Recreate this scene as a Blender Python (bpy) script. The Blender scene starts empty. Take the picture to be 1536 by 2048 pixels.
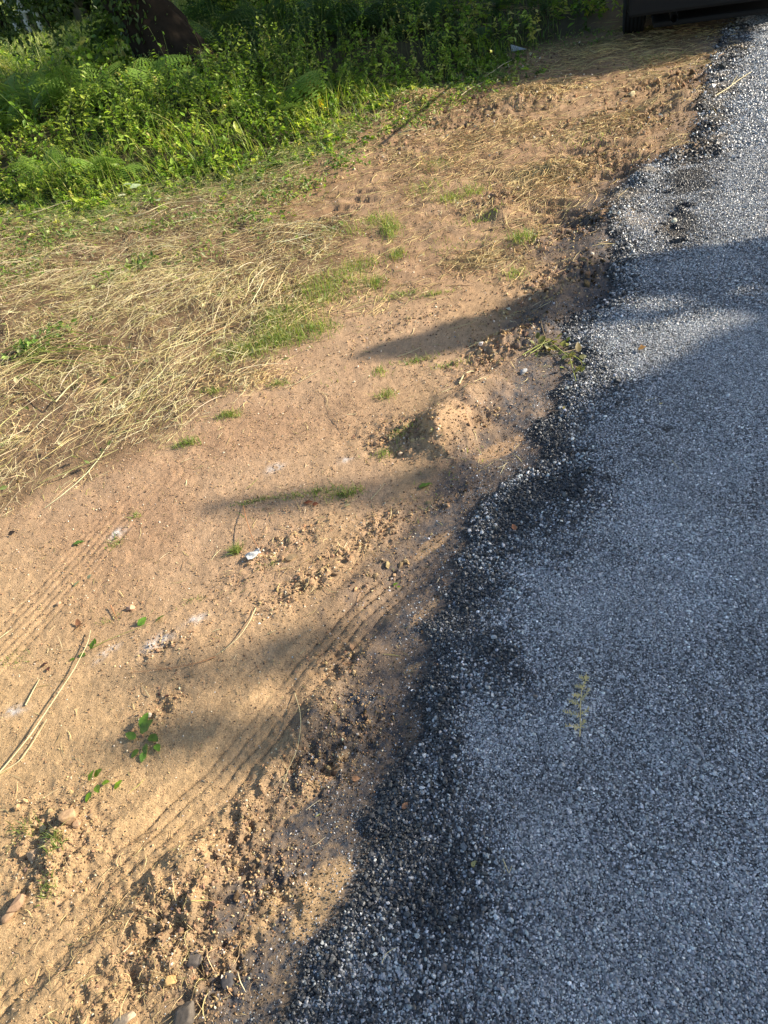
import bpy, math, random
import numpy as np
from mathutils import Vector, Matrix
R = math.radians
S = bpy.context.scene
COL = S.collection
rng = np.random.default_rng(7)
random.seed(7)

# ------------------------------------------------------------------ camera
H = 1.65; F = 1450.0; PITCH = R(41); ROLL = R(11.5)
cam = bpy.data.cameras.new("camera"); camo = bpy.data.objects.new("camera", cam); COL.objects.link(camo)
cam.sensor_fit = 'VERTICAL'; cam.sensor_height = 24; cam.lens = 24 * F / 2048
cam.clip_start = 0.05; cam.clip_end = 2000
fw = Vector((0, math.cos(PITCH), -math.sin(PITCH))); up0 = Vector((0, math.sin(PITCH), math.cos(PITCH))); rt0 = Vector((1, 0, 0))
rt = rt0 * math.cos(ROLL) - up0 * math.sin(ROLL)
up = rt0 * math.sin(ROLL) + up0 * math.cos(ROLL)
camo.matrix_world = Matrix(((rt.x, up.x, -fw.x, 0), (rt.y, up.y, -fw.y, 0), (rt.z, up.z, -fw.z, H), (0, 0, 0, 1)))
S.camera = camo
_rt = np.array(rt); _up = np.array(up); _fw = np.array(fw)

# ------------------------------------------------------------------ light
SUN_EL = R(27); SUN_AZ = np.array([1.0, 0.08]); SUN_AZ /= np.linalg.norm(SUN_AZ)
SUND = np.array([SUN_AZ[0] * math.cos(SUN_EL), SUN_AZ[1] * math.cos(SUN_EL), math.sin(SUN_EL)])
w = bpy.data.worlds.new("World"); S.world = w; w.use_nodes = True
nt = w.node_tree; bg = nt.nodes['Background']
sky = nt.nodes.new('ShaderNodeTexSky'); sky.sky_type = 'NISHITA'; sky.sun_disc = False
sky.sun_elevation = SUN_EL; sky.sun_rotation = math.atan2(SUND[0], SUND[1])
nt.links.new(sky.outputs[0], bg.inputs[0]); bg.inputs[1].default_value = 0.115
sl = bpy.data.lights.new("sun", 'SUN'); sl.energy = 5.0; sl.angle = R(0.55); sl.color = (1.0, 0.895, 0.74)
so = bpy.data.objects.new("sun", sl); COL.objects.link(so)
so.rotation_euler = Vector(SUND).to_track_quat('Z', 'Y').to_euler(); so.location = (20, 0, 12)
S.view_settings.view_transform = 'Standard'; S.view_settings.look = 'None'
S.view_settings.exposure = 0.95; S.view_settings.gamma = 1.0
S.cycles.max_bounces = 6; S.cycles.transparent_max_bounces = 4

# ------------------------------------------------------------------ maths helpers
def at(px, py, z=0.0):
    """photo pixel -> point on the level z"""
    u = (px - 768) / F; v = -(py - 1024) / F
    d = _fw + u * _rt + v * _up
    t = (H - z) / -d[2]
    return np.array([d[0] * t, d[1] * t])
def along(px, py, dist):
    u = (px - 768) / F; v = -(py - 1024) / F
    d = _fw + u * _rt + v * _up
    return np.array([0, 0, H]) + d * dist
def topx(x, y, z=0.0):
    P = np.stack([x, y, np.zeros_like(x) + z - H], -1)
    dz = P @ _fw
    dzs = np.where(dz > 0.05, dz, 0.05)
    X = 768 + F * (P @ _rt) / dzs; Y = 1024 - F * (P @ _up) / dzs
    return np.where(dz > 0.05, X, -9999), np.where(dz > 0.05, Y, -9999)
def visible(x, y, m=150, z=0.0):
    X, Y = topx(x, y, z)
    return (X > -m) & (X < 1536 + m) & (Y > -m) & (Y < 2048 + m)
def _hash(i, j, s):
    h = (i.astype(np.int64) * 374761393 + j.astype(np.int64) * 668265263 + s * 974634777) & 0x7fffffff
    h = ((h ^ (h >> 13)) * 1274126177) & 0x7fffffff
    return ((h ^ (h >> 16)) & 0xffffff) / float(0xffffff)
def vn(x, y, sc, s=0):
    x = x * sc + 1000.3; y = y * sc + 1000.7
    i = np.floor(x); j = np.floor(y); fx = x - i; fy = y - j
    fx = fx * fx * fx * (fx * (fx * 6 - 15) + 10); fy = fy * fy * fy * (fy * (fy * 6 - 15) + 10)
    a = _hash(i, j, s); b = _hash(i + 1, j, s); c = _hash(i, j + 1, s); d = _hash(i + 1, j + 1, s)
    return (a + (b - a) * fx) * (1 - fy) + (c + (d - c) * fx) * fy
def fbm(x, y, sc, oct=4, s=0, g=0.5):
    t = 0; a = 1; n = 0
    for k in range(oct):
        t = t + a * (vn(x + 3.1 * k, y - 1.7 * k, sc * 2.03 ** k, s + k) - 0.5); n += a; a *= g
    return t / n * 2          # about -1..1
def sst(a, b, x):
    t = np.clip((x - a) / (b - a), 0, 1); return t * t * (3 - 2 * t)
def seg_dist(x, y, pts):
    """signed distance to a polyline: positive on its right-hand side; also arclength and |d|"""
    best = np.full(x.shape, 1e9); sg = np.zeros(x.shape); arc = np.zeros(x.shape); acc = 0
    for (x0, y0), (x1, y1) in zip(pts[:-1], pts[1:]):
        dx, dy = x1 - x0, y1 - y0; L = math.hypot(dx, dy)
        t = np.clip(((x - x0) * dx + (y - y0) * dy) / (L * L), 0, 1)
        d = np.hypot(x - x0 - t * dx, y - y0 - t * dy)
        m = d < best
        side = np.sign((x - x0) * dy - (y - y0) * dx)
        best = np.where(m, d, best); sg = np.where(m, side, sg); arc = np.where(m, acc + t * L, arc)
        acc += L
    return best * sg, arc
def inpoly(x, y, poly):
    c = np.zeros(x.shape, bool); n = len(poly)
    for k in range(n):
        x0, y0 = poly[k]; x1, y1 = poly[(k + 1) % n]
        if y0 == y1: continue
        c ^= ((y0 > y) != (y1 > y)) & (x < (x1 - x0) * (y - y0) / (y1 - y0) + x0)
    return c
def W(pts, z=0.0): return [tuple(at(a, b, z)) for a, b in pts]
def ext(pts, first, last):
    return [first] + list(pts) + [last]
def blob(x, y, px, py, rx, ry, ang=0.0):
    """soft world-space spot centred on the ground under a photo pixel; radii in metres, angle from +X"""
    cx, cy = at(px, py); c, s = math.cos(ang), math.sin(ang)
    a = ((x - cx) * c + (y - cy) * s) / rx; b = (-(x - cx) * s + (y - cy) * c) / ry
    return np.exp(-(a * a + b * b))

# ------------------------------------------------------------------ layout lines, measured once on the ground
GRAVEL = W([(560, 2048), (600, 1960), (680, 1850), (730, 1750), (765, 1690), (735, 1620), (800, 1530), (835, 1420), (885, 1330), (860, 1250),
            (920, 1170), (925, 1080), (975, 1000), (1075, 935), (1090, 860), (1120, 790), (1165, 740), (1125, 655), (1215, 600), (1225, 500),
            (1205, 465), (1235, 400), (1290, 350), (1390, 300), (1400, 220), (1422, 120), (1450, 60), (1500, 10)])
gN = np.array(GRAVEL[-1]); GRAVEL = ext(GRAVEL, (GRAVEL[0][0] - 1.2, -3.0), (gN[0] + 2.2, gN[1] + 9)); GRAVEL.append((9.0, 60.0))
VEG = W([(-400, 520), (0, 440), (150, 445), (300, 400), (450, 380), (560, 330), (650, 300), (740, 240), (850, 185), (1000, 150), (1060, 105), (1240, 66)])
_g = W([(1500, 10)])[0]; VEG = ext(VEG, (-30, 3.0), (_g[0] - 1.2, _g[1] + 0.6)); VEG += [(_g[0] + 1.2, _g[1] + 9), (7.5, 60.0)]
STRAW = W([(-300, 1180), (0, 1050), (120, 990), (300, 920), (430, 830), (560, 740), (650, 640), (690, 540), (760, 450), (700, 420), (610, 440), (600, 400), (640, 330), (700, 290)])
RUT = W([(-260, 2230), (0, 1960), (220, 1760), (440, 1560), (610, 1350), (740, 1210), (870, 1105), (960, 1030)])
RUT2 = W([(-300, 1620), (0, 1300), (120, 1170), (260, 1010), (330, 950)])
RIDGE = W([(870, 900), (880, 840), (1000, 760), (1090, 650), (1180, 540), (1225, 430), (1290, 350), (1380, 300)])

MOUND = W([(862, 905), (850, 855), (880, 835), (930, 800), (1010, 785), (1075, 800), (1080, 850), (1030, 870), (960, 885), (900, 925)])
LUGS = []      # tread lug prints: (px, py, half length m, half width m, angle, depth)
for k in range(7):
    LUGS.append((728 - k * 19 + (k % 2) * 12, 384 + k * 16, 0.10, 0.017, R(-33 + 4 * (k % 3)), 0.050))
for k in range(5):
    LUGS.append((1115 - (k % 2) * 35 + 10 * k, 408 + k * 11, 0.11, 0.030, R(-32), 0.05))
for k in range(6):
    LUGS.append((1215 - (k % 2) * 50 + 14 * k, 290 + k * 13, 0.15, 0.035, R(-30), 0.05))
for k in range(5):
    LUGS.append((1330 + 6 * k, 172 + k * 14, 0.16, 0.04, R(-10), 0.05))
for k in range(6):
    LUGS.append((960 - 4 * k, 440 + k * 17, 0.12, 0.014, R(-34), 0.014))
ROUGH = [(950, 850, .16, .08, .35, .9), (1080, 600, .25, .10, .35, 1.3), (1180, 450, .35, .15, .35, 1.4), (1100, 480, .25, .12, .35, 1.2), (1280, 250, .45, .2, .35, 1.2), (1330, 170, .5, .3, .35, 1.2), (1190, 330, .3, .2, .35, 1.4), (1150, 250, .5, .2, .35, .8), (820, 300, .5, .2, .35, .6), (1060, 120, .8, .3, .35, .8), (760, 1150, .12, .05, .35, .7), (900, 1000, .14, .05, .35, .7), (680, 1330, .08, .10, .35, .9), (620, 1160, .22, .06, .5, 1.0), (700, 1440, .10, .14, .8, 1.0), (620, 1520, .14, .10, .7, 1.2), (480, 1680, .16, .08, .8, 1.3), (520, 1760, .10, .12, .8, 1.2),
         (350, 1850, .14, .10, .8, 1.5), (250, 1960, .2, .09, .7, 1.1), (430, 1930, .10, .08, .6, 1.5), (760, 1060, .14, .07, .6, 1.0), (1000, 700, .25, .12, .5, 1.4),
         (1130, 560, .3, .2, .6, 1.2), (1000, 400, .25, .15, .3, 1.4), (1190, 330, .5, .3, .5, 1.3), (820, 880, .12, .2, .9, 1.2), (110, 1700, .12, .18, .9, 1.1),
         (320, 1420, .12, .06, .9, .8), (340, 1290, .1, .05, .4, .7), (830, 640, .3, .05, .3, .5), (950, 230, 1.2, .6, .3, .8), (560, 1100, .22, .06, .6, .8)]
CLUMPS = [(880, 870, .05, .05, .028), (1000, 790, .10, .03, .02), (1060, 760, .06, .04, .02), (900, 940, .1, .04, .015), (1010, 430, .10, .09, .05), (1120, 340, .14, .07, .05),
          (1100, 640, .14, .06, .022), (1000, 690, .1, .05, .018), (345, 1720, .08, .05, .02), (400, 1800, .07, .07, .02), (210, 1580, .06, .05, .012), (1350, 210, .3, .25, .06),
          (1060, 205, .35, .25, .08), (830, 205, .45, .22, .07), (600, 1460, .08, .06, .012), (110, 1720, .03, .10, .014), (150, 1660, .05, .05, .012), (630, 1380, .05, .12, .012)]

TAR = W([(1478, 60), (1450, 130), (1432, 190), (1412, 250), (1405, 300), (1368, 370), (1352, 440), (1350, 490)])
def tarstreak(x, y):
    d, a = seg_dist(x + 0.10 * fbm(x, y, 3, 3, 131), y + 0.10 * fbm(x, y, 3, 3, 132), TAR)
    s_ = np.exp(-(d / 0.16) ** 2) * (0.30 + 0.75 * sst(-0.3, 0.2, fbm(x, y, 4.5, 4, 133, 0.65)))
    g = 0 * x
    for q in ((1190, 905, .10, .03), (1130, 960, .12, .05), (1330, 870, .07, .03), (1310, 760, .05, .03), (1230, 460, .06, .06), (1330, 500, .12, .05), (1290, 420, .1, .08)): g = np.maximum(g, blob(x, y, *q) * sst(-.1, .4, fbm(x, y, 16, 3, 134)))
    return np.clip(s_ * 1.1 + g, 0, 1)
def fields(x, y):
    wx = x + 0.055 * fbm(x, y, 8, 4, 11) + 0.016 * fbm(x, y, 45, 2, 12); wy = y + 0.055 * fbm(x, y, 8, 4, 21) + 0.016 * fbm(x, y, 45, 2, 22)
    e, ea = seg_dist(wx, wy, GRAVEL)         # >0 on the road
    v, va = seg_dist(x + 0.15 * fbm(x, y, 1.5, 3, 31), y + 0.15 * fbm(x, y, 1.5, 3, 41), VEG)
    v = -v                                   # >0 in the vegetation
    rough = 0 * x
    for a in ROUGH: rough = np.maximum(rough, a[5] * blob(x, y, *a[:5]))
    return e, v, rough
def height(x, y, f=None):
    e, v, rough = f if f is not None else fields(x, y)
    z = 0.0 * x
    road = sst(-0.03, 0.05, e)
    dist = np.hypot(x, y)
    z += 0.016 * sst(-0.08, 0.10, e) + 0.004 * road * fbm(x, y, 6, 2, 51)
    soil = 1 - road
    fade = 1 + 0.25 * np.clip(dist - 2, 0, 6)
    z += soil * (0.012 * fbm(x, y, 2.2, 3, 61) + 0.0035 * fade * fbm(x, y, 14, 3, 71) + 0.0026 * fbm(x, y, 60, 4, 81, 0.65))
    nr = fbm(x, y, 34, 3, 91); nr2 = np.abs(fbm(x, y, 20, 3, 95))
    z += rough * (1 - sst(0, 0.08, e)) * (0.012 * np.maximum(nr, -0.4) + 0.022 * (0.3 - nr2) * fade + 0.006 * fbm(x, y, 90, 3, 97))
    # road surface stones (coarse level only; the chips are a mesh of their own)
    z += road * 0.0015 * fbm(x, y, 110, 2, 99)
    z += soil * sst(2.6, 4.5, y) * sst(.2, -.2, v) * (0.013 * fbm(x, y, 7, 4, 121, .6) + 0.018 * np.maximum(0.12 - np.abs(fbm(x, y, 5, 3, 123)), 0) - .02 * np.maximum(fbm(x, y, 4.5, 3, 125) - .25, 0))
    # tyre ruts
    near = np.abs(x) + np.abs(y) < 14
    d, a = seg_dist(x, y, RUT); dn = d + 0.009 * fbm(x, y, 14, 4, 101)
    amp = sst(0.095, 0.06, np.abs(dn)) * (0.5 + 0.8 * sst(.25, .7, vn(x, y, 6, 103))) * soil
    z += -0.010 * sst(0.10, 0.05, np.abs(dn)) * soil - 0.0055 * amp * np.exp(-((((dn + 0.0) / 0.034) % 1.0 - 0.5) / 0.13) ** 2) + 0.009 * np.exp(-((np.abs(dn) - 0.105) / 0.022) ** 2) * soil * vn(x, y, 7, 104)
    z += -0.0018 * amp * (0.5 + 0.5 * np.sin(a * 210 + d * 60)) * (dn > 0)
    d, a = seg_dist(x, y, RUT2)
    z += -0.004 * sst(0.11, 0.07, np.abs(d)) * (0.4 + vn(x, y, 6, 105)) * np.exp(-(((d / 0.030) % 1.0 - 0.5) / 0.16) ** 2) * soil
    # ridge of loose soil along the new surface, and the flat-topped mound
    d, a = seg_dist(x + 0.03 * fbm(x, y, 8, 2, 107), y + 0.03 * fbm(x, y, 8, 2, 108), RIDGE)
    z += 0.048 * np.exp(-(d / 0.10) ** 2) * (0.3 + vn(x, y, 6, 109))
    md, _ = seg_dist(x + 0.022 * fbm(x, y, 14, 3, 110), y + 0.022 * fbm(x, y, 14, 3, 111), MOUND + [MOUND[0]])
    inside = inpoly(x, y, MOUND)
    mm = np.where(inside, np.abs(md), -np.abs(md))
    z += sst(-0.035, 0.03, mm) * (0.025 + 0.016 * fbm(x, y, 11, 4, 112, 0.6))
    for (px, py, hl, hw, an, dp) in LUGS:
        cx, cy = at(px, py); c, s = math.cos(an), math.sin(an)
        u = ((x - cx) * c + (y - cy) * s) / hl; q = (-(x - cx) * s + (y - cy) * c) / hw + 0.5 * fbm(x, y, 12, 2, 113)
        g = np.exp(-(u ** 4)) * (np.exp(-q * q) - 0.35 * np.exp(-((q - 2.0) ** 2)))
        z += -dp * g * soil
    for (px, py, rx, ry, hh) in CLUMPS: z += hh * blob(x, y, px, py, rx, ry) * (0.6 + 0.8 * vn(x, y, 22, 115)) * (1 - sst(0.02, 0.1, e))
    # bank under the vegetation, levelling off, and the meadow
    z += 0.30 * sst(-0.1, 2.4, v) + 0.05 * sst(0, 1, v) * fbm(x, y, 1.2, 3, 117)
    # straw-covered strip a little proud
    sd, _ = seg_dist(x, y, STRAW)
    z += 0.02 * sst(0.0, 0.25, -sd) * sst(0.3, -0.3, v) * (1 + 0.9 * fbm(x, y, 3.5, 3, 119))
    return z
def zf(x, y):
    x = np.atleast_1d(np.asarray(x, float)); y = np.atleast_1d(np.asarray(y, float))
    return height(x, y)
def z1(x, y): return float(zf(x, y)[0])
def gp(px, py, lift=0.0):
    """point of the ground seen at a photo pixel"""
    z = 0.0
    for _ in range(5):
        p = at(px, py, z); z = z1(p[0], p[1])
    return Vector((p[0], p[1], z + lift))

# ------------------------------------------------------------------ materials
def newmat(name):
    m = bpy.data.materials.new(name); m.use_nodes = True; n = m.node_tree
    return m, n, n.nodes['Principled BSDF']
def N(n, t, **k):
    o = n.nodes.new(t)
    for a, b in k.items(): setattr(o, a, b)
    return o
def basic(name, col, rough=0.7, metal=0.0, var=0.25, scale=30, bump=0.0, spec=0.4, coat=0):
    m, n, b = newmat(name)
    tc = N(n, 'ShaderNodeTexCoord'); ns = N(n, 'ShaderNodeTexNoise'); ns.inputs['Scale'].default_value = scale; ns.inputs['Detail'].default_value = 6
    n.links.new(tc.outputs['Object'], ns.inputs['Vector'])
    mx = N(n, 'ShaderNodeMix', data_type='RGBA'); mx.inputs[6].default_value = (*[c * (1 - var) for c in col], 1); mx.inputs[7].default_value = (*[min(1, c * (1 + var)) for c in col], 1)
    n.links.new(ns.outputs['Fac'], mx.inputs[0]); n.links.new(mx.outputs[2], b.inputs['Base Color'])
    b.inputs['Roughness'].default_value = rough; b.inputs['Metallic'].default_value = metal; b.inputs['Specular IOR Level'].default_value = spec
    b.inputs['Coat Weight'].default_value = coat
    if bump:
        bp = N(n, 'ShaderNodeBump'); bp.inputs['Strength'].default_value = bump; bp.inputs['Distance'].default_value = 0.01
        n.links.new(ns.outputs['Fac'], bp.inputs['Height']); n.links.new(bp.outputs[0], b.inputs['Normal'])
    return m
def attrmat(name, rough=0.6, spec=0.4, noise=0.25, scale=200, bump=0.0, trans=0.0):
    """base colour from the mesh's own colour attribute, broken up with noise"""
    m, n, b = newmat(name)
    a = N(n, 'ShaderNodeAttribute'); a.attribute_name = 'col'
    tc = N(n, 'ShaderNodeTexCoord'); ns = N(n, 'ShaderNodeTexNoise'); ns.inputs['Scale'].default_value = scale; ns.inputs['Detail'].default_value = 3
    n.links.new(tc.outputs['Object'], ns.inputs['Vector'])
    mr = N(n, 'ShaderNodeMapRange'); mr.inputs[1].default_value = 0.3; mr.inputs[2].default_value = 0.7; mr.inputs[3].default_value = 1 - noise; mr.inputs[4].default_value = 1 + noise
    n.links.new(ns.outputs['Fac'], mr.inputs[0])
    vm = N(n, 'ShaderNodeVectorMath', operation='SCALE'); n.links.new(a.outputs['Color'], vm.inputs[0]); n.links.new(mr.outputs[0], vm.inputs['Scale'])
    n.links.new(vm.outputs[0], b.inputs['Base Color']); b.inputs['Roughness'].default_value = rough; b.inputs['Specular IOR Level'].default_value = spec
    if bump:
        bp = N(n, 'ShaderNodeBump'); bp.inputs['Strength'].default_value = bump; bp.inputs['Distance'].default_value = 0.002
        n.links.new(ns.outputs['Fac'], bp.inputs['Height']); n.links.new(bp.outputs[0], b.inputs['Normal'])
    if trans:
        out = n.nodes['Material Output']; t = N(n, 'ShaderNodeBsdfTranslucent'); mx = N(n, 'ShaderNodeMixShader'); mx.inputs[0].default_value = trans
        g = N(n, 'ShaderNodeVectorMath', operation='MULTIPLY'); g.inputs[1].default_value = (1.25, 1.35, 0.5)
        n.links.new(vm.outputs[0], g.inputs[0]); n.links.new(g.outputs[0], t.inputs[0])
        n.links.new(b.outputs[0], mx.inputs[1]); n.links.new(t.outputs[0], mx.inputs[2]); n.links.new(mx.outputs[0], out.inputs[0])
    return m
M_leaf = attrmat('leaf', 0.45, 0.4, 0.25, 60, trans=0.42)
M_straw = attrmat('straw', 0.6, 0.35, 0.2, 90, trans=0.12)
M_chip = attrmat('chipping', 0.42, 0.6, 0.35, 330, bump=0.3)
M_crumb = attrmat('soil_crumb', 0.95, 0.1, 0.3, 260, bump=0.3)
M_stone = attrmat('stone', 0.85, 0.2, 0.3, 60, bump=0.6)
M_bark = basic('bark', (0.028, 0.021, 0.015), 0.95, var=0.5, scale=14, bump=1.0, spec=0.1)
M_twig = basic('twig', (0.40, 0.28, 0.13), 0.7, var=0.3, scale=40)
M_pale = basic('pale_stalk', (0.55, 0.47, 0.26), 0.6, var=0.25, scale=25)
M_greenstalk = basic('green_stalk', (0.27, 0.30, 0.06), 0.5, var=0.3, scale=20)

# ------------------------------------------------------------------ mesh helpers
def link(name, me, mat, parent=None, loc=(0, 0, 0)):
    o = bpy.data.objects.new(name, me); COL.objects.link(o); o.location = loc
    if mat and not me.materials: me.materials.append(mat)
    if parent: o.parent = parent
    return o
def mesh_np(name, verts, faces, col=None, smooth=False, mat=None):
    """faces: (M,k) array, k the same for all"""
    me = bpy.data.meshes.new(name); verts = np.asarray(verts, np.float32); faces = np.asarray(faces, np.int32)
    M, k = faces.shape
    me.vertices.add(len(verts)); me.vertices.foreach_set('co', verts.ravel())
    me.loops.add(M * k); me.loops.foreach_set('vertex_index', faces.ravel())
    me.polygons.add(M); me.polygons.foreach_set('loop_start', np.arange(0, M * k, k, dtype=np.int32))
    me.polygons.foreach_set('use_smooth', np.full(M, smooth))
    if col is not None:
        a = me.color_attributes.new('col', 'FLOAT_COLOR', 'POINT'); c = np.ones((len(verts), 4), np.float32); c[:, :3] = col
        a.data.foreach_set('color', c.ravel())
    me.update(calc_edges=True)
    if mat: me.materials.append(mat)
    return me
def scatter(tv, tf, loc, mats, col):
    """tv (k,3) or (V,k,3) templates, loc (n,3), mats (n,3,3), col (n,3)"""
    n = len(loc); tv = np.asarray(tv); tf = np.asarray(tf)
    if tv.ndim == 3: base = tv[rng.integers(0, len(tv), n)]; v = np.einsum('nij,nkj->nki', mats, base)
    else: v = np.einsum('nij,kj->nki', mats, tv)
    v = v + loc[:, None, :]; k = v.shape[1]
    f = tf[None] + (np.arange(n) * k)[:, None, None]
    return v.reshape(-1, 3), f.reshape(-1, tf.shape[1]), np.repeat(col, k, 0)
def cat(parts):
    V, Fc, C = [], [], []; o = 0
    for v, f, c in parts:
        V.append(v); Fc.append(f + o); C.append(c); o += len(v)
    return np.concatenate(V), np.concatenate(Fc), np.concatenate(C)
def eul(n, tilt=None, yaw=None, roll=None):
    a = rng.uniform(0, 2 * math.pi, n) if yaw is None else yaw
    b = rng.uniform(-math.pi, math.pi, n) if tilt is None else tilt
    c = rng.uniform(-math.pi, math.pi, n) if roll is None else roll
    ca, sa, cb, sb, cc, sc = np.cos(a), np.sin(a), np.cos(b), np.sin(b), np.cos(c), np.sin(c)
    Z = np.zeros((n, 3, 3)); Y = Z.copy(); X = Z.copy()
    Z[:, 0, 0] = ca; Z[:, 0, 1] = -sa; Z[:, 1, 0] = sa; Z[:, 1, 1] = ca; Z[:, 2, 2] = 1
    Y[:, 0, 0] = cb; Y[:, 0, 2] = sb; Y[:, 1, 1] = 1; Y[:, 2, 0] = -sb; Y[:, 2, 2] = cb
    X[:, 0, 0] = 1; X[:, 1, 1] = cc; X[:, 1, 2] = -sc; X[:, 2, 1] = sc; X[:, 2, 2] = cc
    return Z @ Y @ X
def icosa():
    t = (1 + 5 ** .5) / 2
    v = np.array([(-1, t, 0), (1, t, 0), (-1, -t, 0), (1, -t, 0), (0, -1, t), (0, 1, t), (0, -1, -t), (0, 1, -t), (t, 0, -1), (t, 0, 1), (-t, 0, -1), (-t, 0, 1)], float)
    v /= np.linalg.norm(v[0])
    f = np.array([(0, 11, 5), (0, 5, 1), (0, 1, 7), (0, 7, 10), (0, 10, 11), (1, 5, 9), (5, 11, 4), (11, 10, 2), (10, 7, 6), (7, 1, 8), (3, 9, 4), (3, 4, 2), (3, 2, 6), (3, 6, 8), (3, 8, 9), (4, 9, 5), (2, 4, 11), (6, 2, 10), (8, 6, 7), (9, 8, 1)])
    return v, f
IV, IF = icosa()
CHIPS = np.stack([IV * (1 + rng.uniform(-0.30, 0.22, (12, 1))) * np.array([1.15, 0.85, 0.6]) * rng.uniform(0.85, 1.15, (1, 3)) for _ in range(14)])
OV = np.array([(1, 0, 0), (-1, 0, 0), (0, 1, 0), (0, -1, 0), (0, 0, 1), (0, 0, -1)], float)
OF = np.array([(0, 2, 4), (2, 1, 4), (1, 3, 4), (3, 0, 4), (2, 0, 5), (1, 2, 5), (3, 1, 5), (0, 3, 5)])
OCTS = np.stack([OV * rng.uniform(0.7, 1.2, (6, 1)) * np.array([1.1, 0.85, 0.7]) + rng.uniform(-.15, .15, (6, 3)) for _ in range(10)])
def tubes(P, r, sides=3):
    """P (n,k,3) centre lines, r (n,k) radii -> quads"""
    n, k, _ = P.shape
    T = np.gradient(P, axis=1); T /= np.linalg.norm(T, axis=2, keepdims=True) + 1e-9
    upv = np.zeros_like(T); upv[..., 2] = 1; flip = np.abs(T[..., 2]) > 0.9; upv[flip] = (1, 0, 0)
    A = np.cross(T, upv); A /= np.linalg.norm(A, axis=2, keepdims=True) + 1e-9; B = np.cross(A, T)
    ang = np.arange(sides) / sides * 2 * math.pi
    V = P[:, :, None] + r[:, :, None, None] * (A[:, :, None] * np.cos(ang)[None, None, :, None] + B[:, :, None] * np.sin(ang)[None, None, :, None])
    f = []
    for i in range(k - 1):
        for s in range(sides):
            s2 = (s + 1) % sides; f.append((i * sides + s, i * sides + s2, (i + 1) * sides + s2, (i + 1) * sides + s))
    f = np.array(f)[None] + (np.arange(n) * k * sides)[:, None, None]
    return V.reshape(-1, 3), f.reshape(-1, 4)
def lying(x, y, ang, L, r, lift, curl, k=5, arch=0.0, follow=1.0):
    """stalks lying on the ground, bent sideways by curl"""
    n = len(x); t = np.linspace(-0.5, 0.5, k)[None]
    a = ang[:, None] + curl[:, None] * t
    X = x[:, None] + L[:, None] * t * np.cos(a); Y = y[:, None] + L[:, None] * t * np.sin(a)
    Z = zf(X.ravel(), Y.ravel()).reshape(n, k)
    Zm = Z.mean(1, keepdims=True) + (Z[:, -1:] - Z[:, :1]) * t; Z = np.maximum(Z, Zm * (1 - follow) + Z * follow)
    Z = Z + lift[:, None] + (arch if np.isscalar(arch) else arch[:, None]) * (0.25 - t * t) * 4
    return np.stack([X, Y, Z], -1), np.repeat(r[:, None], k, 1) * (1 - 0.55 * np.abs(t * 2) ** 3)
def upright(x, y, z, h, lean, az, w, k=4):
    """curved blades: flat strips (n*(k*2)) quads"""
    n = len(x); t = np.linspace(0, 1, k)[None]
    out = lean[:, None] * h[:, None] * t ** 1.8; zz = h[:, None] * (t - 0.35 * np.clip(lean, 0, 2)[:, None] * t ** 3)
    cx = x[:, None] + out * np.cos(az)[:, None]; cy = y[:, None] + out * np.sin(az)[:, None]; cz = z[:, None] + zz
    fa = rng.uniform(0, math.pi, n); wd = w[:, None] * (1 - t ** 1.6 * 0.93)
    dx = np.cos(fa)[:, None] * wd; dy = np.sin(fa)[:, None] * wd
    V = np.stack([np.stack([cx - dx, cy - dy, cz], -1), np.stack([cx + dx, cy + dy, cz], -1)], 2)   # n,k,2,3
    f = np.array([(2 * i, 2 * i + 1, 2 * i + 3, 2 * i + 2) for i in range(k - 1)])[None] + (np.arange(n) * k * 2)[:, None, None]
    return V.reshape(-1, 3), f.reshape(-1, 4)
# leaf template: folded, pointed, quads; length 1 along +X
LV = np.array([(0, 0, 0), (0.28, 0.24, 0.05), (0.28, 0, -0.03), (0.28, -0.24, 0.05), (0.65, 0.22, 0.03), (0.65, 0, -0.04), (0.65, -0.22, 0.03), (1, 0, -0.1), (0.12, 0.1, 0.02), (0.12, -0.1, 0.02)])
LF = np.array([(0, 8, 1, 2), (0, 2, 3, 9), (2, 1, 4, 5), (3, 2, 5, 6), (5, 4, 7, 7), (6, 5, 7, 7)])
LF = np.array([(0, 8, 1, 2), (0, 2, 3, 9), (2, 1, 4, 5), (3, 2, 5, 6)])
LV[4] = (0.78, 0.13, 0.0); LV[5] = (0.98, 0.0, -0.10); LV[6] = (0.78, -0.13, 0.0); LV[1] = (0.36, 0.27, 0.05); LV[3] = (0.36, -0.27, 0.05); LV[2] = (0.36, 0, -0.03)
def tag(o, label=None, catg=None, group=None, kind=None):
    if label: o['label'] = label
    if catg: o['category'] = catg
    if group: o['group'] = group
    if kind: o['kind'] = kind
    return o
def thing(name, label, catg, loc=(0, 0, 0), rz=0.0, group=None):
    o = bpy.data.objects.new(name, None); o.empty_display_size = 0.1; COL.objects.link(o)
    o.location = loc; o.rotation_euler = (0, 0, rz); return tag(o, label, catg, group)
def varcol(n, base, v=0.2, hue=0.1):
    b = np.array(base, float)
    return np.clip(b[None] * rng.uniform(1 - v, 1 + v, (n, 1)) * rng.uniform(1 - hue, 1 + hue, (n, 3)), 0.002, 0.95)
def pick(n, cols, p=None, v=0.2, hue=0.08):
    c = np.array(cols, float)[rng.choice(len(cols), n, p=p)]
    return np.clip(c * rng.uniform(1 - v, 1 + v, (n, 1)) * rng.uniform(1 - hue, 1 + hue, (n, 3)), 0.002, 0.95)

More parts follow.
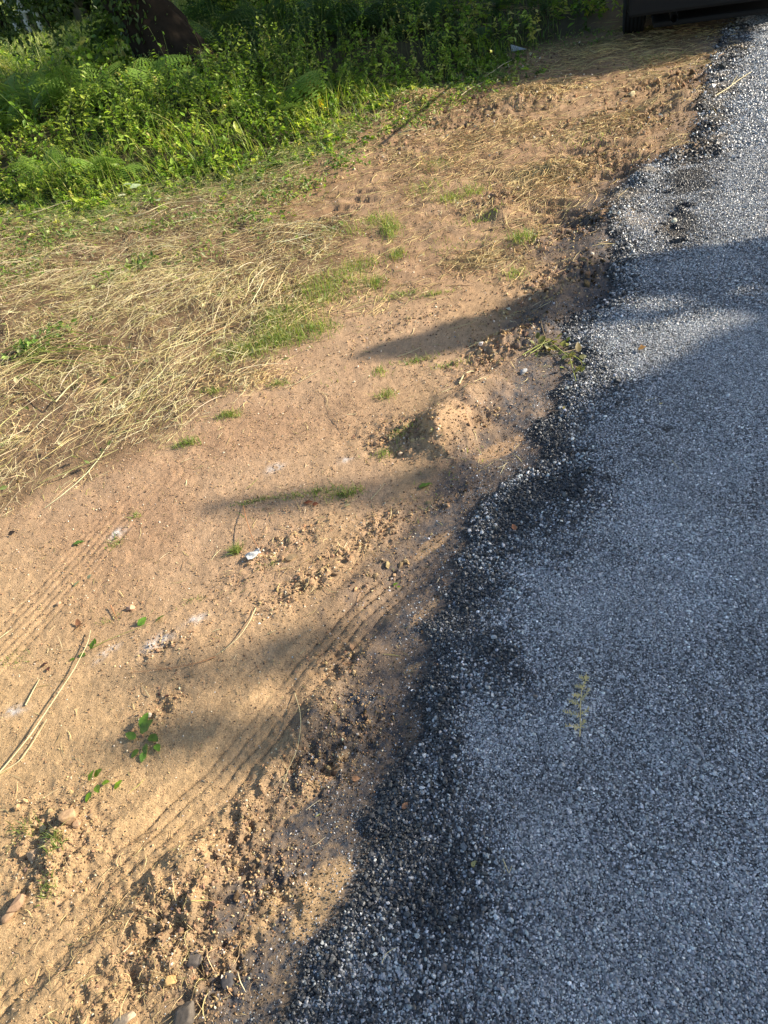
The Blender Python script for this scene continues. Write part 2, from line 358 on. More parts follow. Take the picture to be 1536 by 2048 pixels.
# ------------------------------------------------------------------ the ground, one sheet
DS = 0.00215
ys = [0.12]
while ys[-1] < 24: ys.append(ys[-1] + min(DS * (ys[-1] ** 2 + H * H) / H, 0.25))
while ys[-1] < 900: ys.append(ys[-1] * 1.06)
neg = [0.12 - 0.02 * 1.25 ** k * (1.25 ** 1) for k in range(40)]
yy = np.array([v for v in neg[::-1] if v > -120] + ys)
sp = list(np.arange(-0.92, 0.86, DS))
hi = []; s = 0.86; st = 0.01
while s < 40: hi.append(s); s += st; st *= 1.18
lo = []; s = -0.93; st = 0.01
while s > -40: lo.append(s); s -= st; st *= 1.18
ss = np.array(lo[::-1] + sp + hi)
D = np.sqrt(np.maximum(yy, 0) ** 2 + H * H)
GX = ss[None] * D[:, None]; GY = np.repeat(yy[:, None], len(ss), 1)
gx, gy = GX.ravel(), GY.ravel()
fl = fields(gx, gy); gz = height(gx, gy, fl)
e, v, rough = fl
def mixc(a, b, t): return a + (b - a) * t[:, None]
n1 = fbm(gx, gy, 2.5, 4, 201); n2 = fbm(gx, gy, 30, 3, 211); n3 = fbm(gx, gy, 110, 2, 221)
C = np.zeros((len(gx), 3)) + np.array([0.430, 0.282, 0.166])
C = mixc(C, np.array([0.385, 0.240, 0.138]), sst(-0.3, 0.6, n1))              # redder patches
C = mixc(C, np.array([0.465, 0.310, 0.155]), sst(0.9, -0.4, gx * 0.8 + gy - 0.6) * 0.9)   # yellower sand near by
C = mixc(C, np.array([0.455, 0.305, 0.155]), sst(0.6, 0.05, np.abs(e + 0.35)) * 0.4 * sst(0, .5, n1 + .4))
C *= (1 + 0.16 * n2 + 0.22 * n3)[:, None]
C = mixc(C, np.array([0.25, 0.165, 0.105]), np.clip(rough, 0, 1) * 0.35 * sst(-0.3, 0.5, n2))
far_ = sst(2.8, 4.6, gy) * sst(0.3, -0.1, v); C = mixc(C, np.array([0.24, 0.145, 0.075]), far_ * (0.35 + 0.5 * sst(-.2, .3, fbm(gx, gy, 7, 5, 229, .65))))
damp = sst(0.1, 0.7, fbm(gx, gy, 7, 3, 231)) * sst(-0.55, -0.1, e)
C = mixc(C, np.array([0.17, 0.115, 0.08]), damp * 0.55)
# tar and dark stone dust over the soil beside the chippings
st0 = np.clip(sst(-0.36, -0.08, e + 0.13 * fbm(gx, gy, 9, 5, 241, .6)) * 0.97, 0, 1)
for a in [(800, 1280, .06, .12, .9), (740, 1380, .08, .08, 1.0), (700, 1500, .09, .08, .9), (680, 1640, .12, .05, .9), (880, 1160, .07, .10, .8), (960, 1030, .10, .06, .7), (540, 1960, .10, .05, .8), (760, 1430, .11, .07, 1.0), (600, 1660, .16, .055, .75), (500, 1800, .05, .06, .5), (650, 1450, .05, .10, 1.0), (930, 1110, .08, .12, .8), (600, 1900, .14, .09, .6), (450, 1980, .12, .08, .6),
          (1180, 500, .18, .3, 1.0), (1060, 740, .16, .07, .9), (1000, 880, .10, .07, .8), (560, 1840, .10, .05, .7)]:
    st0 = np.maximum(st0, 1.45 * blob(gx, gy, *a) * (0.75 + 0.7 * fbm(gx, gy, 14, 3, 251)))
for a in [(640, 1790, .10, .05, .8), (850, 1225, .07, .018, .7), (825, 1335, .03, .012, .3), (640, 1560, .14, .02, .7), (520, 1840, .12, .03, .7), (860, 1090, .09, .025, .6), (900, 850, .10, .05, 1), (1000, 900, .12, .04, .5), (1285, 440, .12, .3, .9)]:
    st0 *= 1 - 0.92 * sst(0.25, 0.6, blob(gx, gy, *a) * (1 + .5 * n2))
st0 = np.clip(st0, 0, 1) * sst(0.5, -0.5, v) * (1 - 0.7 * sst(3.9, 5.0, gy))
C = mixc(C, np.array([0.066, 0.066, 0.072]), np.clip(st0 * 1.15, 0, 1) * (0.80 + 0.25 * np.clip(n2 + 1.5 * n3, -1, 1)))
# chalky white powder marks
for a in [(210, 1305, .035, .012, .6), (318, 1283, .045, .022, .5), (395, 1240, .03, .016, .4), (235, 1065, .03, .02, .6), (550, 935, .03, .02, .5), (30, 1418, .03, .015, .2), (690, 920, .025, .015, .2), (1010, 105, .1, .05, 0)]:
    C = mixc(C, np.array([0.62, 0.58, 0.54]), np.clip(blob(gx, gy, *a) * 1.1 * (0.6 + 1.2 * fbm(gx, gy, 60, 3, 261)), 0, 0.85))
# litter under the straw, darkened to paint in the shade of its gaps; leaf mould under the plants, meadow
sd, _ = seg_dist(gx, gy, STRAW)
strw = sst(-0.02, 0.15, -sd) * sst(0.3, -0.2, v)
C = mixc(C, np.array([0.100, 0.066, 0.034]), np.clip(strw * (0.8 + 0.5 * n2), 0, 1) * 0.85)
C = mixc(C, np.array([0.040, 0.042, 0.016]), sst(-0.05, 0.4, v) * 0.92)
mead = sst(11.5, 14, gy - 0.4 * gx) * sst(1.0, 3.0, v)
C = mixc(C, np.array([0.30, 0.36, 0.12]), mead)
# the road: binder colour; chips are added by the node tree and the chip mesh
roadm = sst(-0.008, 0.012, e)
C = mixc(C, np.array([0.055, 0.060, 0.070]), roadm)
C = mixc(C, np.array([0.018, 0.018, 0.021]), roadm * tarstreak(gx, gy))
dust = roadm * np.clip(sst(3.0, 4.2, gy) * sst(0.35, 0.02, e) * 0.8 * sst(-.2, .5, n1 + n2) + 0.9 * blob(gx, gy, 1285, 440, .10, .35, .1), 0, 1) 
C = mixc(C, np.array([0.36, 0.27, 0.17]), dust * 0.75)
nx, ny = len(ss), len(yy)
idx = np.arange(nx * ny).reshape(ny, nx)
Fq = np.stack([idx[:-1, :-1], idx[:-1, 1:], idx[1:, 1:], idx[1:, :-1]], -1).reshape(-1, 4)
def sheet(name, sel):
    f_ = Fq[sel]; used = np.unique(f_); rm = np.zeros(nx * ny, np.int64); rm[used] = np.arange(len(used))
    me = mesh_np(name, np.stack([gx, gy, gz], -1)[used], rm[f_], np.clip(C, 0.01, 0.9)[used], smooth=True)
    ra = me.attributes.new('road', 'FLOAT', 'POINT'); ra.data.foreach_set('value', (roadm * (1 - 0.7 * dust) * (1 - .9 * tarstreak(gx, gy)))[used].astype(np.float32))
    return me
onroad = e[Fq].mean(1) > 0
me = sheet('ground', ~onroad); me_road = sheet('road', onroad)
m, n, b = newmat('ground')
a1 = N(n, 'ShaderNodeAttribute'); a1.attribute_name = 'col'
a2 = N(n, 'ShaderNodeAttribute'); a2.attribute_name = 'road'
tc = N(n, 'ShaderNodeTexCoord')
def noise(sc, det=3, rg=0.6):
    q = N(n, 'ShaderNodeTexNoise'); q.inputs['Scale'].default_value = sc; q.inputs['Detail'].default_value = det; q.inputs['Roughness'].default_value = rg
    n.links.new(tc.outputs['Object'], q.inputs['Vector']); return q
q1 = noise(260, 4, 0.7)
mr = N(n, 'ShaderNodeMapRange'); mr.inputs[1].default_value = 0.3; mr.inputs[2].default_value = 0.72; mr.inputs[3].default_value = 0.62; mr.inputs[4].default_value = 1.45
n.links.new(q1.outputs['Fac'], mr.inputs[0])
sc1 = N(n, 'ShaderNodeVectorMath', operation='SCALE'); n.links.new(a1.outputs['Color'], sc1.inputs[0]); n.links.new(mr.outputs[0], sc1.inputs['Scale'])
# chips by cells for the far road
vo = N(n, 'ShaderNodeTexVoronoi'); vo.inputs['Scale'].default_value = 130; n.links.new(tc.outputs['Object'], vo.inputs['Vector'])
sep = N(n, 'ShaderNodeSeparateColor'); n.links.new(vo.outputs['Color'], sep.inputs[0])
rp = N(n, 'ShaderNodeValToRGB'); els = rp.color_ramp.elements
els[0].position = 0.0; els[0].color = (0.04, 0.045, 0.055, 1); els[1].position = 1.0; els[1].color = (0.75, 0.77, 0.77, 1)
for p_, c_ in ((0.25, (0.16, 0.17, 0.19, 1)), (0.6, (0.36, 0.38, 0.395, 1)), (0.9, (0.6, 0.62, 0.63, 1))):
    k_ = els.new(p_); k_.color = c_
n.links.new(sep.outputs[0], rp.inputs[0])
edge = N(n, 'ShaderNodeMapRange'); edge.inputs[1].default_value = 0.15; edge.inputs[2].default_value = 0.6; edge.inputs[3].default_value = 1.0; edge.inputs[4].default_value = 0.25
n.links.new(vo.outputs['Distance'], edge.inputs[0])
sc2 = N(n, 'ShaderNodeVectorMath', operation='SCALE'); n.links.new(rp.outputs[0], sc2.inputs[0]); n.links.new(edge.outputs[0], sc2.inputs['Scale'])
mx = N(n, 'ShaderNodeMix', data_type='RGBA'); n.links.new(a2.outputs['Fac'], mx.inputs[0]); n.links.new(sc1.outputs[0], mx.inputs[6]); n.links.new(sc2.outputs[0], mx.inputs[7])
n.links.new(mx.outputs[2], b.inputs['Base Color']); b.inputs['Roughness'].default_value = 0.85; b.inputs['Specular IOR Level'].default_value = 0.25
# micro relief: grains in the soil, stones in the road
hv = N(n, 'ShaderNodeMix', data_type='FLOAT'); n.links.new(a2.outputs['Fac'], hv.inputs[0])
q2 = noise(150, 6, 0.75); n.links.new(q2.outputs['Fac'], hv.inputs[2])
inv = N(n, 'ShaderNodeMath', operation='SUBTRACT'); inv.inputs[0].default_value = 1.0; n.links.new(vo.outputs['Distance'], inv.inputs[1]); n.links.new(inv.outputs[0], hv.inputs[3])
bp = N(n, 'ShaderNodeBump'); bp.inputs['Strength'].default_value = 1.0; bp.inputs['Distance'].default_value = 0.005
n.links.new(hv.outputs[0], bp.inputs['Height']); n.links.new(bp.outputs[0], b.inputs['Normal'])
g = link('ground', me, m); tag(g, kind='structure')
g = link('road', me_road, m); tag(g, kind='structure')

del GX, GY, gx, gy, gz, C, n1, n2, n3

# ------------------------------------------------------------------ chippings on the road (beyond counting)
def cells(x0, x1, y0, y1, c, jit=0.48):
    X, Y = np.meshgrid(np.arange(x0, x1, c), np.arange(y0, y1, c)); X = X.ravel(); Y = Y.ravel()
    return X + rng.uniform(-jit, jit, len(X)) * c, Y + rng.uniform(-jit, jit, len(X)) * c
parts = []
def chips(x0, x1, y0, y1, c, size, oct=False):
    X, Y = cells(x0, x1, y0, y1, c); k = visible(X, Y, 120); X, Y = X[k], Y[k]
    e, v, rough = fields(X, Y)
    bandw = (0.15 * sst(2.6, 1.9, Y) + 0.03) * (0.35 + 1.2 * vn(X, Y, 4.5, 307))
    nb = fbm(X, Y, 7, 3, 301)
    coarse = sst(bandw + 0.20, bandw - 0.09, e + 0.12 * nb + 0.12 * fbm(X, Y, 26, 4, 309, .7)) * (e > -0.02)
    loose = e < 0
    prob = np.where(loose, 0.85 * np.exp(e / 0.06) * (0.2 + 1.4 * vn(X, Y, 16, 303)) + 0.035 * np.exp(e / 0.2), 1.0 - 0.36 * coarse)
    k = (rng.random(len(X)) < prob) & (v < 0.1)
    X, Y, e, coarse, loose, nb = X[k], Y[k], e[k], coarse[k], loose[k], nb[k]; n_ = len(X)
    sz = size * 0.94 * rng.lognormal(-0.02, 0.30, n_) * (1 + 0.95 * coarse * rng.random(n_)); sz = np.where(loose, sz * rng.uniform(0.4, 0.95, n_), sz)
    Mx = eul(n_, tilt=rng.normal(0, 0.22 + 0.45 * coarse, n_), roll=rng.normal(0, 0.22 + 0.45 * coarse, n_)) * sz[:, None, None]
    f = (X, Y)
    Z = height(X, Y) + sz * 0.02 + coarse * rng.uniform(-0.2, 1.1, n_) * sz
    dark = sst(0.35, -0.1, fbm(X, Y, 3.2, 3, 305)) * 0.25
    tarred = coarse * (0.35 + 0.5 * vn(X, Y, 9, 311)) + loose * 0.45 + dark; tarred = tarred * (1 - 0.75 * sst(3.6, 4.8, Y))
    base = pick(n_, [(0.13, 0.137, 0.146), (0.27, 0.282, 0.292), (0.40, 0.412, 0.418), (0.55, 0.56, 0.56), (0.82, 0.82, 0.80)], p=[0.24, 0.30, 0.30, 0.14, 0.02], v=0.25, hue=0.04)
    t = (rng.random(n_) < tarred)[:, None]
    base = np.where(t, base * 0.16 + 0.005, base)
    base = base * (1 + 0.16 * fbm(X, Y, 2.2, 3, 313) + 0.12 * fbm(X, Y, 9, 2, 314))[:, None]
    ts = (rng.random(n_) < tarstreak(X, Y) * 0.95)[:, None]; base = np.where(ts, base * 0.09 + .004, base)
    dusty = (sst(3.2, 4.4, Y) * sst(0.4, 0.0, e) * 0.7 * sst(-.1, .5, nb))[:, None]; base = base * (1 - dusty) + np.array([0.38, 0.29, 0.18]) * dusty
    tv, tf = (OCTS, OF) if oct else (CHIPS, IF)
    parts.append(scatter(tv, tf, np.stack([X, Y, Z], -1), Mx, base))
chips(-0.9, 2.3, 0.15, 1.35, 0.0037, 0.00245)
chips(-0.5, 2.6, 1.35, 2.7, 0.0043, 0.0028)
chips(0.2, 3.6, 2.7, 4.6, 0.0070, 0.0045, True)
chips(1.0, 5.0, 4.6, 8.6, 0.0125, 0.0078, True)
V_, F_, C_ = cat(parts)
g = link('road_chippings', mesh_np('road_chippings', V_, F_, C_, mat=M_chip), M_chip); tag(g, kind='stuff', label='loose blue grey stone chippings covering the fresh road surface', catg='gravel')
g['label'] = 'loose blue grey stone chippings covering the fresh road surface'

# soil crumbs and grit
parts = []
def crumbs(x0, x1, y0, y1, c, size, dens):
    X, Y = cells(x0, x1, y0, y1, c); k = visible(X, Y, 100); X, Y = X[k], Y[k]
    e, v, rough = fields(X, Y)
    pr = dens * (0.20 + 0.3 * vn(X, Y, 6, 321) ** 2 + 0.75 * np.clip(rough, 0, 1) * vn(X, Y, 12, 323)) * sst(0.05, -0.05, e) * sst(0.2, -.2, v)
    k = rng.random(len(X)) < pr; X, Y, e, rough = X[k], Y[k], e[k], rough[k]; n_ = len(X)
    sz = size * np.minimum(rng.lognormal(-0.2, 0.5, n_), 2.0) * (0.8 + 0.6 * np.clip(rough, 0, 1))
    Z = height(X, Y) + 0.25 * sz
    col = pick(n_, [(0.40, 0.26, 0.14), (0.27, 0.175, 0.10), (0.52, 0.37, 0.20), (0.12, 0.08, 0.055), (0.68, 0.58, 0.43)], p=[.34, .25, .2, .14, .07])
    dk = (rng.random(n_) < sst(-0.22, -0.02, e) * 0.8)[:, None]; col = np.where(dk, col * 0.22, col)
    parts.append(scatter(OCTS, OF, np.stack([X, Y, Z], -1), eul(n_) * sz[:, None, None], col))
crumbs(-1.6, 1.2, 0.15, 1.3, 0.0048, 0.0021, 1.0)
crumbs(-2.2, 1.6, 1.3, 2.8, 0.0066, 0.0029, 1.0)
crumbs(-2.5, 3.0, 2.8, 5.5, 0.0125, 0.0050, 0.9)
crumbs(-2.0, 4.2, 5.5, 9.0, 0.03, 0.010, 0.7)
def clods(n0, x0, x1, y0, y1, size):
    X = rng.uniform(x0, x1, n0); Y = rng.uniform(y0, y1, n0); e, v, rough = fields(X, Y)
    k = (rng.random(n0) < np.clip(rough - .25, 0, 1) * vn(X, Y, 14, 325)) & (e < -.03) & (v < 0); X, Y, e = X[k], Y[k], e[k]; n_ = len(X)
    sz = size * np.minimum(rng.lognormal(-.2, .45, n_), 2.2) * (1 + .22 * Y)
    col = pick(n_, [(0.42, 0.28, 0.15), (0.33, 0.22, 0.12), (0.24, 0.16, 0.10)]); dk = (rng.random(n_) < sst(-0.25, -0.05, e) * 0.7)[:, None]; col = np.where(dk, col * .3, col)
    parts.append(scatter(CHIPS, IF, np.stack([X, Y, height(X, Y) + .2 * sz], -1), eul(n_) * sz[:, None, None], col))
clods(26000, -1.4, 1.4, 0.2, 3.0, 0.0046); clods(16000, -1.0, 4.0, 3.0, 8.5, 0.0062)
V_, F_, C_ = cat(parts)
g = link('soil_crumbs', mesh_np('soil_crumbs', V_, F_, C_, mat=M_crumb), M_crumb); tag(g, 'crumbs of sandy soil and grit lying on the bare verge', 'soil', kind='stuff')

# ------------------------------------------------------------------ mown straw on the verge (beyond counting)
STRAWCOL = [(0.70, 0.58, 0.29), (0.52, 0.41, 0.18), (0.82, 0.72, 0.43), (0.28, 0.19, 0.085), (0.38, 0.37, 0.10), (0.17, 0.11, 0.055)]
parts = []
def dirfield(x, y):
    """direction the stalks were laid in: along the mower's path, swinging across to the verge"""
    return R(38) + R(22) * sst(4.0, 2.0, y) + R(32) * fbm(x, y, 1.1, 2, 331) - R(25) * sst(3.5, 5.5, y)
def straw(n0, x0, x1, y0, y1, L0, L1, r0, r1, spread, dens, hmax=0.03, cols=STRAWCOL, p=(.28, .2, .2, .12, .1, .1), k=5, arch=0.0):
    X = rng.uniform(x0, x1, n0); Y = rng.uniform(y0, y1, n0); kk = visible(X, Y, 200); X, Y = X[kk], Y[kk]
    e, v, rough = fields(X, Y); sd, _ = seg_dist(X + 0.05 * fbm(X, Y, 5, 3, 333), Y + 0.08 * fbm(X, Y, 5, 3, 334), STRAW)
    kk = rng.random(len(X)) < dens(X, Y, e, v, sd); X, Y, v, sd = X[kk], Y[kk], v[kk], sd[kk]; n_ = len(X)
    if n_ == 0: return
    ang = dirfield(X, Y) + rng.normal(0, spread, n_); L = rng.uniform(L0, L1, n_) * rng.uniform(0.6, 1, n_); r = rng.uniform(r0, r1, n_)
    hm = hmax * sst(0.0, 0.3, -sd) + 0.003
    P_, r_ = lying(X, Y, ang, L, r, rng.random(n_) ** 1.5 * hm + r, rng.normal(0, 0.28, n_), k, np.abs(rng.normal(0, 1, n_)) * arch, follow=0.1)
    P_[:, :, 2] += (rng.normal(0, 1, n_) * hm * 0.35)[:, None] * np.linspace(-1, 1, k)[None]; P_[:, :, 2] += hm[:, None] * .3
    vv, ff = tubes(P_, r_, 3)
    col = pick(n_, cols, p=p); gr = (rng.random(n_) < sst(-0.9, 0.2, v) * 0.75)[:, None]; col = np.where(gr, pick(n_, [(0.22, 0.27, 0.07), (0.36, 0.38, 0.13), (0.12, 0.17, 0.045)]), col)
    parts.append((vv, ff, np.repeat(col, P_.shape[1] * 3, 0)))
zone = lambda X, Y, e, v, sd: sst(-0.05, 0.22, -sd + 0.10 * fbm(X, Y, 6, 3, 347)) * sst(0.45, 0.0, v) * (0.25 + 0.75 * sst(0.3, 0.6, vn(X, Y, 3.1, 349) * .6 + .4 * vn(X, Y, 8, 350)))
straw(95000, -3.6, 0.4, 1.3, 7.6, 0.015, 0.075, 0.0005, 0.0011, 0.95, lambda *a: zone(*a) * (0.5 + 0.9 * vn(a[0], a[1], 5, 341)), 0.03, k=3)
straw(24000, -3.6, 0.4, 1.3, 7.6, 0.07, 0.30, 0.0004, 0.00105, 0.42, lambda *a: zone(*a) * (0.25 + 1.2 * sst(0.35, 0.75, vn(a[0], a[1], 3, 343))), 0.045, arch=0.006)
straw(22000, -4.2, 1.2, 3.0, 8.0, 0.03, 0.16, 0.0008, 0.0016, 1.0, lambda X, Y, e, v, sd: sst(-1.0, -0.2, v) * sst(0.5, 0.1, v) * sst(0.4, 0, e + 1.2), 0.03, k=3)
straw(260, -3.6, 0.2, 1.3, 6.5, 0.2, 0.5, 0.0012, 0.0022, 0.5, lambda *a: zone(*a), 0.05, cols=[(0.75, 0.66, 0.42), (0.55, 0.5, 0.2), (0.42, 0.27, 0.13)], p=(.6, .25, .15), k=7, arch=0.012)
# thin scatter over the bare soil
bare = lambda f: (lambda X, Y, e, v, sd: f * sst(0.02, -0.10, e) * sst(0.3, 0.0, v) * (0.15 + 1.4 * sst(0.5, 0.8, vn(X, Y, 4, 345))) * (0.35 + 0.65 * sst(2.4, 4.5, Y)))
straw(26000, -2.2, 4.0, 0.2, 8.8, 0.015, 0.08, 0.0005, 0.0012, 1.4, bare(0.6), 0.008, k=3)
straw(30000, -0.8, 4.0, 3.4, 9.4, 0.04, 0.20, 0.0008, 0.0019, 0.9, bare(0.95), 0.012, k=4, cols=[(0.62, 0.48, 0.22), (0.42, 0.29, 0.13), (0.2, 0.13, 0.07)], p=(.45, .3, .25))
straw(2500, -2.2, 4.0, 2.5, 8.5, 0.08, 0.28, 0.0007, 0.0016, 1.0, bare(0.6), 0.012, cols=[(0.62, 0.5, 0.26), (0.4, 0.29, 0.15), (0.24, 0.16, 0.09)], p=(.5, .3, .2))
straw(30000, -2.2, 1.5, 0.2, 5.0, 0.006, 0.035, 0.0005, 0.0011, 1.6, lambda X, Y, e, v, sd: 0.6 * sst(0.0, -0.08, e) * sst(0.45, 0.75, vn(X, Y, 5, 353) * .6 + .4 * vn(X, Y, 17, 354)) * sst(.2, 0, v), 0.004, cols=[(0.16, 0.10, 0.06), (0.30, 0.22, 0.10), (0.16, 0.17, 0.06)], p=(.4, .35, .25), k=3)
# heaps of dry hay on the soil further off
for (px, py, rr, nn) in [(1060, 190, .32, 1600), (1110, 345, .2, 1000), (1200, 110, .5, 700), (1330, 120, .3, 400), (900, 330, .4, 400), (980, 270, .4, 500), (1220, 250, .3, 400), (960, 520, .14, 260), (830, 215, .4, 500), (1080, 375, .25, 300), (620, 1150, .12, 60), (640, 1100, .16, 70), (1000, 60, .4, 200),
                         (520, 760, .12, 350), (420, 770, .1, 250), (230, 1880, .12, 110), (330, 2000, .13, 130), (250, 1760, .1, 60), (780, 180, .4, 220), (1350, 70, .35, 200)]:
    c0 = at(px, py); X = c0[0] + rng.normal(0, rr * 0.8, nn); Y = c0[1] + rng.normal(0, rr * 0.6, nn); d0 = np.hypot(X - c0[0], Y - c0[1])
    L = rng.uniform(0.05, 0.2, nn) * (1 if py < 600 else 0.28)
    P_, r_ = lying(X, Y, rng.uniform(0, 6.3, nn), L, rng.uniform(.0005, .0012, nn) * (0.6 + 0.25 * c0[1]), 0.003 + rng.random(nn) * 0.12 * rr * np.exp(-(d0 / rr / 0.6) ** 2), rng.normal(0, 0.5, nn), 5, 0.004)
    vv, ff = tubes(P_, r_, 3); parts.append((vv, ff, np.repeat(pick(nn, [(0.66, 0.5, 0.24), (0.5, 0.36, 0.17), (0.34, 0.22, 0.11)], p=[.5, .3, .2]), 15, 0)))
V_, F_, C_ = cat(parts)
g = link('mown_straw', mesh_np('mown_straw', V_, F_, C_, mat=M_straw), M_straw); tag(g, 'dry mown straw and hay strewn over the sandy verge', 'straw', kind='stuff')
# chopped leaf litter among the straw
n0 = 30000
X = rng.uniform(-3.8, 3.6, n0); Y = rng.uniform(1.3, 9.0, n0); k = visible(X, Y, 150); X, Y = X[k], Y[k]
e, v, rough = fields(X, Y); sd, _ = seg_dist(X, Y, STRAW)
pr = np.maximum(zone(X, Y, e, v, sd) * (0.35 + 0.65 * sst(-1.2, 0, v)), sst(-0.6, 0.0, v) * sst(0.6, 0.1, v)) * (0.3 + vn(X, Y, 4, 351))
k = rng.random(len(X)) < pr; X, Y, v = X[k], Y[k], v[k]; n_ = len(X)
Lf = rng.uniform(0.012, 0.045, n_)
col = pick(n_, [(0.42, 0.36, 0.16), (0.22, 0.15, 0.08), (0.16, 0.22, 0.06), (0.30, 0.34, 0.14), (0.5, 0.46, 0.28)])
g_ = (rng.random(n_) < sst(-0.5, 0.1, v) * 0.7)[:, None]; col = np.where(g_, pick(n_, [(0.15, 0.23, 0.05), (0.24, 0.32, 0.1)]), col)
V_, F_, C_ = scatter(LV, LF, np.stack([X, Y, height(X, Y) + 0.008 + rng.random(n_) * 0.03], -1), eul(n_, tilt=rng.normal(0, .5, n_), roll=rng.normal(0, .6, n_)) * Lf[:, None, None], col)
g = link('leaf_litter', mesh_np('leaf_litter', V_, F_, C_, mat=M_leaf), M_leaf); tag(g, 'wilted cut leaves lying among the straw at the bank', 'leaf litter', kind='stuff')

# ------------------------------------------------------------------ low living grass on the verge (beyond counting)
GREEN = [(0.13, 0.21, 0.045), (0.20, 0.29, 0.06), (0.32, 0.37, 0.11), (0.46, 0.43, 0.19)]
parts = []
def tuftblades(cx, cy, rx, ry, nb, h, cols=GREEN, w=0.0016, lean=0.8, p=None):
    X = cx + rng.normal(0, rx, nb); Y = cy + rng.normal(0, ry, nb)
    hh = h * rng.uniform(0.35, 1.1, nb)
    vv, ff = upright(X, Y, zf(X, Y) - 0.003, hh, np.abs(rng.normal(lean, 0.5, nb)), rng.uniform(0, 6.3, nb), w * rng.uniform(.6, 1.3, nb))
    return vv, ff, np.repeat(pick(nb, cols, p=p), 8, 0)
for (px, py, rx, ry, nb, h) in [(640, 590, .10, .07, 260, .05), (680, 560, .10, .05, 200, .04), (580, 640, .09, .06, 200, .05), (500, 705, .10, .04, 260, .05), (570, 680, .10, .04, 320, .045), (640, 660, .05, .04, 150, .045),
        (540, 660, .06, .05, 160, .04), (720, 530, .08, .05, 160, .04), (780, 460, .05, .10, 260, .06), (795, 510, .03, .04, 100, .05), (750, 440, .07, .06, 140, .04), (690, 590, .12, .03, 60, .03), (800, 592, .08, .02, 110, .03), (870, 590, .07, .02, 90, .03),
        (750, 565, .03, .03, 80, .045), (1045, 480, .06, .06, 160, .06), (950, 385, .07, .07, 100, .06), (900, 400, .08, .06, 120, .05), (960, 440, .1, .05, 90, .04), (1030, 550, .05, .04, 70, .04), (850, 380, .12, .1, 130, .05), (770, 790, .035, .025, 90, .035), (760, 745, .03, .025, 60, .03),
        (460, 832, .045, .018, 170, .028), (375, 888, .045, .02, 140, .03), (430, 790, .05, .02, 100, .03), (690, 990, .06, .018, 150, .03), (620, 990, .09, .012, 120, .025), (520, 1000, .07, .010, 90, .02), (230, 1085, .02, .02, 45, .02), (270, 1030, .02, .01, 30, .02), (830, 720, .08, .02, 90, .03), (900, 730, .07, .02, 70, .03), (770, 910, .04, .02, 70, .025),
        (120, 1690, .022, .02, 80, .03), (100, 1780, .02, .02, 50, .03), (60, 1660, .03, .02, 40, .03), (30, 1320, .03, .02, 50, .015), (390, 1200, .03, .01, 30, .015), (210, 1240, .04, .01, 30, .015), (700, 470, .12, .06, 110, .05), (880, 330, .15, .1, 90, .06), (920, 490, .2, .08, 80, .03), (560, 770, .04, .02, 80, .03), (1310, 120, .2, .1, 90, .06), (1180, 285, .2, .15, 60, .05), (810, 870, .05, .03, 60, .03), (540, 1130, .04, .01, 30, .015)]:
    c = at(px, py); bg_ = px < 760 and 500 < py < 720; parts.append(tuftblades(c[0], c[1], rx * (0.9 if bg_ else .7), ry * (1.3 if bg_ else .8), int(nb * (1.7 if bg_ else 1.3)), h * (1.35 if bg_ else 1.1), w=0.0012 + 0.00015 * c[1]))
n0 = 9000; X = rng.uniform(-1.6, 2.2, n0); Y = rng.uniform(1.6, 6.2, n0); e, v, rough = fields(X, Y); sd, _ = seg_dist(X, Y, STRAW)
k = (rng.random(n0) < sst(0.62, 0.85, fbm(X, Y, 3, 3, 361) * .5 + .5 + 0.12 * sst(0.5, 0.1, np.abs(sd))) * sst(-.05, -.2, e)); X, Y = X[k], Y[k]; nb = len(X)
vv, ff = upright(X, Y, zf(X, Y) - .002, rng.uniform(.01, .035, nb), np.abs(rng.normal(.9, .5, nb)), rng.uniform(0, 6.3, nb), np.full(nb, .0013)); parts.append((vv, ff, np.repeat(pick(nb, GREEN), 8, 0)))
V_, F_, C_ = cat(parts)
g = link('verge_grass', mesh_np('verge_grass', V_, F_, C_, mat=M_leaf), M_leaf); tag(g, 'short patches of green grass sprouting through the sandy verge', 'grass', kind='stuff')

